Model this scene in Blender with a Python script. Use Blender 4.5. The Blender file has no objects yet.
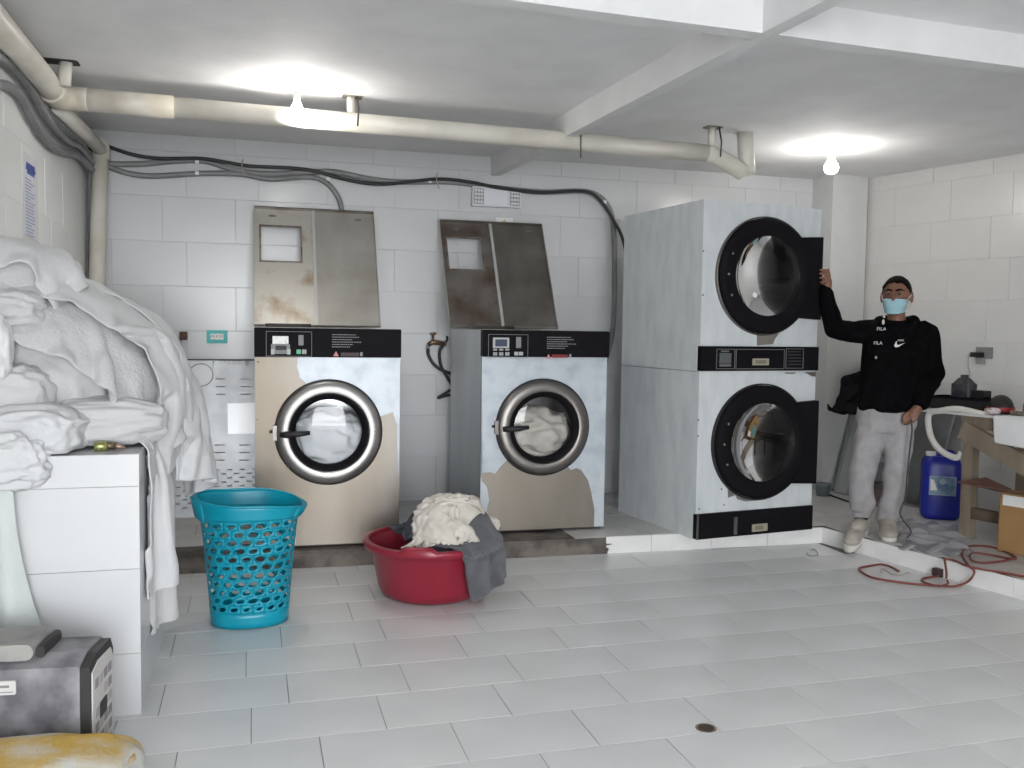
import bpy, bmesh, math, random
import numpy as np
from mathutils import Vector, Matrix, noise
random.seed(7); np.random.seed(7)
scene = bpy.context.scene
col = scene.collection
PI = math.pi
# ------------------------------------------------------------------ camera
F = 900.0
YAW, PITCH, ROLL = [math.radians(a) for a in (16.0, 3.45, -0.85)]
H = 1.395
def cam_axes():
    cy, sy = math.cos(YAW), math.sin(YAW); cp, sp = math.cos(PITCH), math.sin(PITCH)
    fwd = Vector((sy*cp, cy*cp, -sp)); right = Vector((cy, -sy, 0)); down = fwd.cross(right)
    cr, sr = math.cos(ROLL), math.sin(ROLL)
    return right*cr+down*sr, down*cr-right*sr, fwd
RX, RY, RZ = cam_axes()
cd = bpy.data.cameras.new('camera'); cam = bpy.data.objects.new('camera', cd); col.objects.link(cam)
cd.sensor_width = 36; cd.lens = F/1024*36; cd.clip_start = .02
cam.matrix_world = Matrix(((RX.x, -RY.x, -RZ.x, 0), (RX.y, -RY.y, -RZ.y, 0), (RX.z, -RY.z, -RZ.z, H), (0, 0, 0, 1)))
scene.camera = cam
# ------------------------------------------------------------------ world: overcast daylight
world = bpy.data.worlds.new('overcast_sky'); scene.world = world; world.use_nodes = True
bg = world.node_tree.nodes['Background']; bg.inputs[0].default_value = (.95, .975, 1.0, 1); bg.inputs[1].default_value = 24.0
# the street-side opening behind the camera: a portal guides the sky light through it
pd = bpy.data.lights.new('doorway_portal', 'AREA'); pd.shape = 'RECTANGLE'; pd.size = 3.1; pd.size_y = 2.4
pd.cycles.is_portal = True
po = bpy.data.objects.new('doorway_portal', pd); col.objects.link(po); po.location = (.5, -3.0, 1.2); po.rotation_euler = (PI/2, 0, 0)
scene.view_settings.view_transform = 'Standard'; scene.view_settings.look = 'None'
scene.view_settings.gamma = 1; scene.view_settings.use_curve_mapping = False
scene.view_settings.exposure = -0.58
BULB_W = 31
# ------------------------------------------------------------------ pixel helpers (a pixel gives a direction)
def ray(x, y): return RX*((x-512)/F) + RY*((y-384)/F) + RZ
CO = Vector((0, 0, H))
def atZ(x, y, z): d = ray(x, y); return CO + d*((z-H)/d.z)
def atY(x, y, Y): d = ray(x, y); return CO + d*(Y/d.y)
def atX(x, y, X): d = ray(x, y); return CO + d*(X/d.x)
def onplane(x, y, P, N):
    d = ray(x, y); return CO + d*((Vector(P)-CO).dot(Vector(N))/d.dot(Vector(N)))
# ------------------------------------------------------------------ materials
MATS = {}
def mat(name, c, rough=.5, metal=0., var=0., vscale=6., c2=None, bump=0., bscale=40., spec=.5, alpha=1., trans=0., emit=None, estr=0., ramp=(.4, .6), detail=4., stretch=None, coat=0., sheen=0.):
    if name in MATS: return MATS[name]
    m = bpy.data.materials.new(name); m.use_nodes = True; nt = m.node_tree; N = nt.nodes; L = nt.links
    b = N['Principled BSDF']
    b.inputs['Base Color'].default_value = (*c, 1); b.inputs['Roughness'].default_value = rough; b.inputs['Metallic'].default_value = metal
    b.inputs['Specular IOR Level'].default_value = spec
    if trans: b.inputs['Transmission Weight'].default_value = trans
    if alpha < 1: b.inputs['Alpha'].default_value = alpha
    if coat: b.inputs['Coat Weight'].default_value = coat
    if sheen: b.inputs['Sheen Weight'].default_value = sheen
    if emit: b.inputs['Emission Color'].default_value = (*emit, 1); b.inputs['Emission Strength'].default_value = estr
    tc = N.new('ShaderNodeTexCoord'); src = tc.outputs['Object']
    if stretch:
        mp = N.new('ShaderNodeMapping'); mp.inputs['Scale'].default_value = stretch; L.new(src, mp.inputs[0]); src = mp.outputs[0]
    if var or c2:
        n = N.new('ShaderNodeTexNoise'); n.inputs['Scale'].default_value = vscale; n.inputs['Detail'].default_value = detail; L.new(src, n.inputs['Vector'])
        r = N.new('ShaderNodeValToRGB'); r.color_ramp.elements[0].position = ramp[0]; r.color_ramp.elements[1].position = ramp[1]
        r.color_ramp.elements[0].color = (*(c2 if c2 else [x*(1-var) for x in c]), 1); r.color_ramp.elements[1].color = (*c, 1)
        L.new(n.outputs[0], r.inputs[0]); L.new(r.outputs[0], b.inputs['Base Color'])
    if bump:
        n = N.new('ShaderNodeTexNoise'); n.inputs['Scale'].default_value = bscale; n.inputs['Detail'].default_value = 3; L.new(src, n.inputs['Vector'])
        bp = N.new('ShaderNodeBump'); bp.inputs['Strength'].default_value = bump; bp.inputs['Distance'].default_value = .01
        L.new(n.outputs[0], bp.inputs['Height']); L.new(bp.outputs[0], b.inputs['Normal'])
    MATS[name] = m; return m
M_plaster = mat('ceiling_paint', (.82, .815, .82), .8, var=.06, vscale=3, bump=.12, bscale=25)
M_beam = mat('beam_paint', (.75, .75, .75), .7, var=.05, vscale=5)
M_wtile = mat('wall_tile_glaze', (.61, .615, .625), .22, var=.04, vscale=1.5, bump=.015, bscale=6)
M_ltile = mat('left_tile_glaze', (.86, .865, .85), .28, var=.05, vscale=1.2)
M_ftile = mat('floor_tile_glaze', (.76, .765, .765), .26, var=.09, vscale=1.3, bump=.01, bscale=9)
M_ptile = mat('platform_tile', (.50, .50, .50), .3, var=.15, vscale=4)
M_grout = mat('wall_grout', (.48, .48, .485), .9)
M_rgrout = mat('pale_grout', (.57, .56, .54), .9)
M_fgrout = mat('floor_grout', (.16, .16, .165), .95, c2=(.40, .40, .40), vscale=1.1, ramp=(.42, .62))
M_conc = mat('damp_concrete', (.17, .145, .125), .75, c2=(.075, .065, .06), vscale=7, bump=.4, bscale=30)
M_kerbt = mat('kerb_tile', (.80, .79, .78), .3, var=.06, vscale=5)
M_steel = mat('brushed_steel', (.60, .585, .56), .27, .95, c2=(.50, .44, .36), vscale=3.2, ramp=(.35, .65), bump=.02, bscale=300, stretch=(1, 1, .06))
M_steelp = mat('worn_steel_front', (.26, .245, .225), .45, .85, c2=(.20, .165, .125), vscale=2.4, ramp=(.30, .66), bump=.02, bscale=200, stretch=(1, 1, .25))
M_film = mat('protective_film', (.55, .595, .64), .34, .1, c2=(.42, .47, .53), vscale=9, ramp=(.30, .55), bump=.08, bscale=22)
M_filmd = mat('dryer_film', (.66, .69, .70), .42, .05, c2=(.55, .59, .605), vscale=11, ramp=(.28, .6), bump=.10, bscale=18, stretch=(1, 1, .35))
M_side = mat('galvanised_side', (.56, .60, .62), .40, .12, var=.12, vscale=3, stretch=(1, 1, .4))
M_black = mat('black_gloss', (.010, .009, .011), .5, spec=.04)
M_blackm = mat('black_matte', (.012, .011, .013), .55)
M_dark = mat('dark_rubber', (.03, .028, .028), .6)
M_ring = mat('polished_ring', (.33, .32, .31), .40, 1., bump=.01, bscale=120)
M_ringd = mat('dull_ring', (.20, .185, .175), .38, 1.)
M_drum = mat('drum_steel', (.55, .55, .55), .25, 1.)
M_grey = mat('grey_plastic', (.22, .22, .23), .5)
M_lcd = mat('display_screen', (.06, .07, .12), .2)
M_print = mat('grey_print', (.30, .30, .31), .6)
M_white = mat('white_plastic', (.78, .78, .76), .4)
M_red = mat('warning_red', (.55, .05, .06), .5)
M_green = mat('green_button', (.03, .40, .20), .4)
M_pvc = mat('pvc_pipe', (.70, .67, .60), .42, c2=(.58, .55, .47), vscale=4, ramp=(.3, .6))
M_cond = mat('grey_conduit', (.235, .235, .24), .5, var=.2, vscale=8)
M_cable = mat('black_cable', (.018, .017, .02), .5)
M_rust = mat('rusty_steel', (.30, .275, .245), .45, .7, c2=(.16, .085, .05), vscale=7, ramp=(.34, .52))
M_panel = mat('dull_panel_steel', (.46, .45, .42), .45, .5, c2=(.36, .34, .30), vscale=4, ramp=(.35, .7))
M_paneld = mat('dark_panel_steel', (.26, .245, .225), .42, .8, c2=(.17, .15, .13), vscale=4, ramp=(.35, .7))
M_glass = None
def glass_mat(name='door_glass', tint=.955):
    m = bpy.data.materials.new(name); m.use_nodes = True; nt = m.node_tree; N = nt.nodes; L = nt.links
    out = N['Material Output']; N.remove(N['Principled BSDF'])
    t = N.new('ShaderNodeBsdfTransparent'); t.inputs[0].default_value = (tint, tint*1.005, tint*1.01, 1)
    g = N.new('ShaderNodeBsdfGlossy'); g.inputs['Roughness'].default_value = .03
    fr = N.new('ShaderNodeFresnel'); fr.inputs[0].default_value = 1.5
    mx = N.new('ShaderNodeMixShader'); L.new(fr.outputs[0], mx.inputs[0]); L.new(t.outputs[0], mx.inputs[1]); L.new(g.outputs[0], mx.inputs[2]); L.new(mx.outputs[0], out.inputs[0])
    return m
M_glass = glass_mat()
M_smoke = glass_mat('smoked_glass', .55)
# ------------------------------------------------------------------ mesh builder
class MB:
    def __init__(s): s.v = []; s.f = []; s.sm = []
    def add(s, vs, fs, smooth=False):
        o = len(s.v); s.v += [tuple(v) for v in vs]; s.f += [tuple(i+o for i in f) for f in fs]; s.sm += [smooth]*len(fs); return s
    def box(s, a, b, M=None):
        x0, y0, z0 = a; x1, y1, z1 = b
        vs = [Vector(p) for p in ((x0,y0,z0),(x1,y0,z0),(x1,y1,z0),(x0,y1,z0),(x0,y0,z1),(x1,y0,z1),(x1,y1,z1),(x0,y1,z1))]
        if M: vs = [M @ v for v in vs]
        return s.add(vs, [(0,3,2,1),(4,5,6,7),(0,1,5,4),(1,2,6,5),(2,3,7,6),(3,0,4,7)])
    def rbox(s, a, b, r=.01, n=3, axis='y'):
        # box with rounded corners in the plane across axis
        i = 'xyz'.index(axis); u, w = [k for k in range(3) if k != i]
        pts = []
        for cx, cz, a0 in ((b[u]-r, b[w]-r, 0), (a[u]+r, b[w]-r, 1), (a[u]+r, a[w]+r, 2), (b[u]-r, a[w]+r, 3)):
            for k in range(n+1):
                t = (a0+k/n)*PI/2; pts.append((cx+r*math.cos(t), cz+r*math.sin(t)))
        vs = []
        for e in (a[i], b[i]):
            for p in pts:
                q = [0, 0, 0]; q[i] = e; q[u] = p[0]; q[w] = p[1]; vs.append(q)
        m = len(pts); fs = [tuple(range(m)), tuple(range(2*m-1, m-1, -1))] + [(k, m+k, m+(k+1) % m, (k+1) % m) for k in range(m)]
        return s.add(vs, fs)
    def tube(s, pts, r, n=10, closed=False, caps=True):
        pts = [Vector(p) for p in pts]; m = len(pts); rr = r if isinstance(r, (list, tuple)) else [r]*m
        up = Vector((0, 0, 1)); vs = []; nx = None
        for i, p in enumerate(pts):
            a = pts[(i-1) % m] if (closed or i) else p; b = pts[(i+1) % m] if (closed or i < m-1) else p
            t = (b-a); t = t.normalized() if t.length > 1e-9 else Vector((0, 0, 1))
            if nx is None:
                nx = t.cross(up if abs(t.z) < .9 else Vector((1, 0, 0))).normalized()
            else:
                nx = (nx - t*nx.dot(t)); nx = nx.normalized() if nx.length > 1e-6 else t.orthogonal().normalized()
            ny = t.cross(nx)
            for k in range(n):
                c, q = math.cos(2*PI*k/n), math.sin(2*PI*k/n); vs.append(p + (nx*c + ny*q)*rr[i])
        fs = []
        for i in range(m if closed else m-1):
            for k in range(n):
                fs.append((i*n+k, i*n+(k+1) % n, ((i+1) % m)*n+(k+1) % n, ((i+1) % m)*n+k))
        s.add(vs, fs, True)
        if caps and not closed:
            o = len(s.v)-len(vs); s.f += [tuple(o+k for k in range(n-1, -1, -1)), tuple(o+(m-1)*n+k for k in range(n))]; s.sm += [False, False]
        return s
    def lathe(s, prof, n=40, axis='z', c=(0, 0, 0), smooth=True, arc=None):
        # prof: (radius, height)
        vs = []; C = Vector(c); m = len(prof)
        for r, h in prof:
            for k in range(n):
                t = 2*PI*k/n; x, y = r*math.cos(t), r*math.sin(t)
                vs.append(C + (Vector((x, y, h)) if axis == 'z' else Vector((x, h, y)) if axis == 'y' else Vector((h, x, y))))
        fs = [(i*n+k, i*n+(k+1) % n, (i+1)*n+(k+1) % n, (i+1)*n+k) for i in range(m-1) for k in range(n)]
        return s.add(vs, fs, smooth)
    def disc(s, r, h, n=32, axis='z', c=(0, 0, 0)):
        C = Vector(c); vs = []
        for k in range(n):
            t = 2*PI*k/n; x, y = r*math.cos(t), r*math.sin(t)
            vs.append(C + (Vector((x, y, h)) if axis == 'z' else Vector((x, h, y)) if axis == 'y' else Vector((h, x, y))))
        return s.add(vs, [tuple(range(n))])
    def grid(s, P, closed_u=False, smooth=True):
        nu = len(P); nv = len(P[0]); vs = [p for row in P for p in row]
        fs = [(i*nv+j, ((i+1) % nu)*nv+j, ((i+1) % nu)*nv+j+1, i*nv+j+1) for i in range(nu if closed_u else nu-1) for j in range(nv-1)]
        return s.add(vs, fs, smooth)
    def poly(s, pts, axis_n, t):
        # extruded polygon: pts 3D, extruded by vector t
        vs = [Vector(p) for p in pts]; m = len(vs); T = Vector(t)
        return s.add(vs+[v+T for v in vs], [tuple(range(m)), tuple(range(2*m-1, m-1, -1))]+[(k, m+k, m+(k+1) % m, (k+1) % m) for k in range(m)])
    def build(s, name, material, parent=None, loc=None, rot=None, fix=True):
        me = bpy.data.meshes.new(name); me.from_pydata(s.v, [], s.f)
        for p, q in zip(me.polygons, s.sm): p.use_smooth = q
        if fix:
            bm = bmesh.new(); bm.from_mesh(me); bmesh.ops.recalc_face_normals(bm, faces=bm.faces); bm.to_mesh(me); bm.free()
        me.update()
        return link(name, me, material, parent, loc, rot)
def link(name, me, material, parent=None, loc=None, rot=None):
    o = bpy.data.objects.new(name, me); col.objects.link(o)
    for m in (material if isinstance(material, (list, tuple)) else [material]):
        if m and (len(me.materials) == 0 or isinstance(material, (list, tuple)) and len(me.materials) < len(material)): me.materials.append(m)
    if parent: o.parent = parent
    if loc is not None: o.location = loc
    if rot is not None: o.rotation_euler = rot
    return o
def tag(o, label, cat, group=None):
    o['label'] = label; o['category'] = cat
    if group: o['group'] = group
    return o
def struct(o): o['kind'] = 'structure'; return o
def thing(name, label, cat, loc=(0, 0, 0), rz=0, group=None):
    o = bpy.data.objects.new(name, None); col.objects.link(o); o.location = loc; o.rotation_euler = (0, 0, rz); o.empty_display_size = .1
    return tag(o, label, cat, group)
def catmull(pts, n=6):
    P = [Vector(p) for p in pts]; P = [P[0]*2-P[1]] + P + [P[-1]*2-P[-2]]; out = []
    for i in range(1, len(P)-2):
        for k in range(n):
            t = k/n; a, b, c, d = P[i-1], P[i], P[i+1], P[i+2]
            out.append(.5*((2*b)+(c-a)*t+(2*a-5*b+4*c-d)*t*t+(3*b-a-3*c+d)*t**3))
    out.append(P[-2]); return out
FONT_CACHE = {}
def text_part(name, s, size, material, parent, loc, rot=(PI/2, 0, 0), extrude=.0004, align='CENTER', shear=0):
    cu = bpy.data.curves.new('t', 'FONT'); cu.body = s; cu.size = size; cu.extrude = extrude; cu.align_x = align; cu.align_y = 'CENTER'; cu.resolution_u = 2; cu.shear = shear
    ob = bpy.data.objects.new('t', cu); col.objects.link(ob)
    dg = bpy.context.evaluated_depsgraph_get(); me = bpy.data.meshes.new_from_object(ob.evaluated_get(dg)); bpy.data.objects.remove(ob); bpy.data.curves.remove(cu)
    me.materials.clear()
    return link(name, me, material, parent, loc, rot)
# ------------------------------------------------------------------ room dimensions
ZK = .105          # platform height
YW = 6.64; XL = -1.08; ZC = 2.69; YF = -3.0
RW0 = Vector((4.868, 6.524, 0)); RWD = Vector((.256, -.967, 0)).normalized()   # right wall line, runs towards the viewer
RWN = Vector((RWD.y, -RWD.x, 0)); RWN = RWN if RWN.x < 0 else -RWN              # into the room
def rw(s, z=0, off=0): return RW0 + RWD*s + RWN*off + Vector((0, 0, z))
XR_B = RW0.x + (RW0.y-YW)/RWD.y*RWD.x*1.0
XR_B = (RW0 - RWD*((YW-RW0.y)/-RWD.y)).x
XR_F = (RW0 + RWD*((RW0.y-YF)/-RWD.y)).x
K0 = Vector((-.404, 5.289, 0)); K1 = Vector((3.655, 5.152, 0)); K2 = K1 + (Vector((3.929, 3.777, 0))-K1).normalized()*6.5   # kerb line
KD = (K1-K0).normalized(); KD2 = (K2-K1).normalized()
def slab(name, pts, z0, z1, material):
    return MB().poly([(p[0], p[1], z0) for p in pts], 0, (0, 0, z1-z0)).build(name, material)
floor = struct(slab('floor', [(XL, YF), (XR_F, YF), (XR_B, YW), (XL, YW)], -.06, -.003, M_fgrout))
pav = struct(slab('pavement', [(-6, -11), (10, -11), (10, YF), (-6, YF)], -.07, -.01, mat('pavement_concrete', (.35, .35, .34), .9, var=.1)))
ceil = struct(slab('ceiling', [(XL-.1, YF-.1), (XR_F+.1, YF-.1), (XR_B+.1, YW+.1), (XL-.1, YW+.1)], ZC, ZC+.12, M_plaster))
wb = struct(slab('wall_back', [(XL-.1, YW), (XR_B+.12, YW), (XR_B+.12, YW+.1), (XL-.1, YW+.1)], -.06, ZC, M_grout))
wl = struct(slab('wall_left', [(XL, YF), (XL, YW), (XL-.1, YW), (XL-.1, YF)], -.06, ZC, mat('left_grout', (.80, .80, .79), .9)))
wr = struct(slab('wall_right', [tuple(rw(-.12)), tuple(rw(10.2)), tuple(rw(10.2, 0, -.1)), tuple(rw(-.12, 0, -.1))], -.06, ZC, M_rgrout))
# front wall with the wide street opening
OX0, OX1, OZ = -1.0, 2.0, 2.45
m = MB(); m.box((XL-.1, YF-.12, -.06), (OX0, YF, ZC)); m.box((OX1, YF-.12, -.06), (XR_F+.1, YF, ZC)); m.box((OX0, YF-.12, OZ), (OX1, YF, ZC))
struct(m.build('wall_front', M_beam))
# coffer beams: one running into the room, one across it
def bx2(name, a, b, w, z0, z1, material):
    a = Vector(a); b = Vector(b); d = (b-a).normalized(); n = Vector((-d.y, d.x, 0))*w
    return struct(slab(name, [a, b, b-n, a-n], z0, z1, material))
bx2('ceiling_beam', (1.93, 2.3, 0), (1.712, YW, 0), .07, 2.552, ZC, M_beam)
bx2('ceiling_beam', (1.99, YF, 0), (1.93, 2.3, 0), .07, 2.552, ZC, M_beam)
bx2('ceiling_beam', (XL, 3.07, 0), (1.89, 3.15, 0), -.08, 2.552, ZC, M_beam)
bx2('ceiling_beam', (1.96, 3.15, 0), (5.75, 3.28, 0), -.08, 2.552, ZC, M_beam)
# corner pilaster
pl = Vector((4.497, YW, 0)); pfl = Vector((4.497, 6.37, 0))
q = onplane(856, 176, RW0, RWN)
struct(slab('column', [(4.497, YW), (4.497, 6.36), (q.x, 6.40), (XR_B+.02, YW)], 0, ZC, mat('column_paint', (.60, .60, .59), .5, var=.04)))
# ------------------------------------------------------------------ tiles
TCACHE = {}
def tile_mesh(key, w, h, t, bev):
    k = (key, round(w, 3), round(h, 3))
    if k in TCACHE: return TCACHE[k]
    w2, h2 = w/2, h/2; b = bev
    vs = [(-w2, -h2, 0), (w2, -h2, 0), (w2, h2, 0), (-w2, h2, 0), (-w2, -h2, t-b), (w2, -h2, t-b), (w2, h2, t-b), (-w2, h2, t-b),
          (-w2+b, -h2+b, t), (w2-b, -h2+b, t), (w2-b, h2-b, t), (-w2+b, h2-b, t)]
    fs = [(0, 1, 5, 4), (1, 2, 6, 5), (2, 3, 7, 6), (3, 0, 4, 7), (4, 5, 9, 8), (5, 6, 10, 9), (6, 7, 11, 10), (7, 4, 8, 11), (8, 9, 10, 11)]
    me = bpy.data.meshes.new('tile'); me.from_pydata(vs, [], fs); me.update(); TCACHE[k] = me; return me
def put_tile(key, w, h, t, material, parent, M, gap, jit=.003, bev=.0012):
    if w-gap < .02 or h-gap < .02: return
    me = tile_mesh(key, w-gap, h-gap, t, bev)
    if not me.materials: me.materials.append(material)
    o = bpy.data.objects.new('tile', me); col.objects.link(o); o.parent = parent
    a, b = random.gauss(0, jit), random.gauss(0, jit)
    o.matrix_local = M @ Matrix.Rotation(a, 4, 'X') @ Matrix.Rotation(b, 4, 'Y')
    return o
def rows_of(lo, hi, base, step):
    k = math.floor((lo-base)/step); out = []
    while base+k*step < hi-1e-4:
        a, b = max(lo, base+k*step), min(hi, base+(k+1)*step)
        if b-a > .02: out.append((k, a, b))
        k += 1
    return out
TL, TR = .4548, .300
FOFF = {-1: .21, 0: -.013, 1: .121, 2: -.035, 3: .112}
def kerb_y(x): return K0.y + (x-K0.x)*KD.y/KD.x if x < K1.x else -9
stuff = MB()
for k, y0, y1 in rows_of(YF, 5.32, 3.055, TR):
    off = FOFF.get(k, (.115 if k % 2 else -.03) + random.uniform(-.03, .03))
    ym = (y0+y1)/2
    xr = K1.x + (K1.y-min(ym, K1.y))/-KD2.y*KD2.x + .05
    for j, x0, x1 in rows_of(XL, xr, off, TL):
        yy1 = min(y1, kerb_y((x0+x1)/2)+.012) if y1 > 5.0 else y1
        if yy1-y0 < .03: continue
        if x1 > 3.2 and y1 > 5.0: yy1 = min(yy1, 5.18)
        M = Matrix.Translation(((x0+x1)/2, (y0+yy1)/2, -.003))
        if y0 > 1.5: put_tile('floor', x1-x0, yy1-y0, .003, M_ftile, floor, M, .0034, .0006, .0008)
        else: stuff.box((x0+.0017, y0+.0017, -.003), (x1-.0017, yy1-.0017, 0))
so = stuff.build('near_tiles', M_ftile, floor); so['kind'] = 'stuff'
WT, WR = .479, .305
def wall_tiles(parent, key, width, material, frame, z_hi=ZC, lo=0, gap=.0017, z_lo=ZK, wt=WT, base=1.661, phase=0., jit=.0035, s_hi=None):
    # frame(s, z) -> matrix on the wall
    for k, z0, z1 in rows_of(z_lo, z_hi, base, WR):
        for j, s0, s1 in rows_of(lo, width, phase + (0. if k % 2 else .155), wt):
            put_tile(key, s1-s0, z1-z0, .006, material, parent, frame((s0+s1)/2, (z0+z1)/2), gap, jit)
def frame_back(s, z):
    return Matrix(((1, 0, 0, s), (0, 0, -1, YW+.002), (0, 1, 0, z), (0, 0, 0, 1)))
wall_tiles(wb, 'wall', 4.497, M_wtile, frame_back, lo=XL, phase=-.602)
def frame_left(s, z):
    return Matrix(((0, 0, 1, XL-.002), (1, 0, 0, s), (0, 1, 0, z), (0, 0, 0, 1)))
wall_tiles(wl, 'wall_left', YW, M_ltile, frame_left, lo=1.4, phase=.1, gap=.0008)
def frame_right(s, z):
    n = RWN; p = rw(s, z, -.002)
    return Matrix(((-RWD.x, 0, n.x, p.x), (-RWD.y, 0, n.y, p.y), (0, 1, 0, p.z), (0, 0, 0, 1)))
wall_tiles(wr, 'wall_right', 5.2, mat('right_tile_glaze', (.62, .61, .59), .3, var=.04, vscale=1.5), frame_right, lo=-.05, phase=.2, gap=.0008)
# ------------------------------------------------------------------ raised platform with kerb
def inw(p, d, w):  # offset into platform
    return p + Vector((-d.y, d.x, 0))*w
plat = struct(slab('platform', [tuple(K0+Vector((-.72, .0242, 0))), tuple(K1), tuple(K2), tuple(K2+Vector((3, 0, 0))), (XR_B+.1, YW), (XL, YW)], -.05, ZK-.004, M_conc))
# white kerb facing tiles, from the broken edge at px 606 rightwards
xs = [2.12] + [atZ(px, 549, 0).x for px in (647, 712, 775)] + [K1.x]
for a, b in zip(xs[:-1], xs[1:]):
    w = (b-a)/KD.x; p = K0 + KD*(((a+b)/2-K0.x)/KD.x)
    M = Matrix(((KD.x, 0, KD.y, p.x), (KD.y, 0, -KD.x, p.y), (0, 1, 0, ZK/2), (0, 0, 0, 1)))
    put_tile('kerb', w, ZK+.004, .007, M_kerbt, plat, M, .0022, .001)
s = 0
for i in range(11):
    p = K1 + KD2*(s+.225); n = Vector((KD2.y, -KD2.x, 0))
    M = Matrix(((KD2.x, 0, n.x, p.x), (KD2.y, 0, n.y, p.y), (0, 1, 0, ZK/2), (0, 0, 0, 1)))
    put_tile('kerb2', .45, ZK+.004, .007, M_kerbt, plat, M, .0018, .001); s += .45
# platform top tiles
for k, y0, y1 in rows_of(2.2, YW-.004, 5.21, .30):
    for j, x0, x1 in rows_of(XL, 6.2, .1+(.2 if k % 2 else 0), TL):
        xm, ym = (x0+x1)/2, (y0+y1)/2
        if xm < 2.05 and ym < 5.36: continue
        xk = K1.x + (K1.y-y0)/-KD2.y*KD2.x if y0 < K1.y-.01 else -9
        if x1 < xk+.03: continue
        xa = max(x0, xk+.004 + (.0 if xk > -5 else 0)); 
        if y1 < 5.2 and x0 < xk: xa = xk
        xb = min(x1, RW0.x + (RW0.y-y1)/-RWD.y*RWD.x) if True else x1
        if xb-xa < .04: continue
        put_tile('plat', xb-xa, y1-y0, .004, M_ptile if ym > 5.2 else mat('side_platform_tile', (.60, .585, .57), .35, var=.1, vscale=4), plat, Matrix.Translation(((xa+xb)/2, ym, ZK-.004)), .003, .0006, .0008)
# floor drain
d = thing('floor_drain', 'small round floor drain hole in the white floor tiles', 'drain', atZ(706, 728, 0))
MB().lathe([(.026, .0006), (.034, .0022), (.038, .0006)], 20).build('rim', mat('drain_rim', (.30, .22, .16), .6, c2=(.12, .08, .05), vscale=40), d)
MB().disc(.030, .0012, 20).build('grate', mat('drain_dark', (.05, .035, .025), .7), d)
# ================================================================== machines
class Frame:
    def __init__(s, o, a): s.o = Vector(o); s.ex = Vector((math.cos(a), math.sin(a), 0)); s.ey = Vector((-math.sin(a), math.cos(a), 0)); s.a = a
    def px(s, x, y, yo=0):           # local (x, z) of a pixel on the plane local y = yo
        p = onplane(x, y, s.o+s.ey*yo, s.ey)-s.o; return p.dot(s.ex), p.z
    def w(s, x, y, z): return s.o + s.ex*x + s.ey*y + Vector((0, 0, z))
def plate_hole(w0, w1, z0, z1, c, r, y, t, n=48):
    # flat plate (x,z) with a round hole, thickness t towards +y
    m = MB(); per = []
    for k in range(n):
        a = 2*PI*k/n; dx, dz = math.cos(a), math.sin(a)
        s = min([(w1-c[0])/dx if dx > 1e-6 else 9, (w0-c[0])/dx if dx < -1e-6 else 9, (z1-c[1])/dz if dz > 1e-6 else 9, (z0-c[1])/dz if dz < -1e-6 else 9])
        per.append((c[0]+dx*s, c[1]+dz*s))
    # snap nearest samples to the corners
    for cx, cz in ((w0, z0), (w1, z0), (w1, z1), (w0, z1)):
        i = min(range(n), key=lambda i: (per[i][0]-cx)**2+(per[i][1]-cz)**2); per[i] = (cx, cz)
    inn = [(c[0]+r*math.cos(2*PI*k/n), c[1]+r*math.sin(2*PI*k/n)) for k in range(n)]
    vs = [(x, y, z) for x, z in per]+[(x, y, z) for x, z in inn]+[(x, y+t, z) for x, z in per]+[(x, y+t, z) for x, z in inn]
    fs = []
    for k in range(n):
        j = (k+1) % n
        fs += [(k, j, n+j, n+k), (2*n+k, 3*n+k, 3*n+j, 2*n+j), (n+k, n+j, 3*n+j, 3*n+k), (k, 2*n+k, 2*n+j, j)]
    return m.add(vs, fs)
def film_poly(pts, y, t=-.0012):
    return MB().poly([(x, y, z) for x, z in pts], 0, (0, t, 0))
def arc(c, r, a0, a1, n=14):
    return [(c[0]+r*math.cos(math.radians(a0+(a1-a0)*k/n)), c[1]+r*math.sin(math.radians(a0+(a1-a0)*k/n))) for k in range(n+1)]
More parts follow.
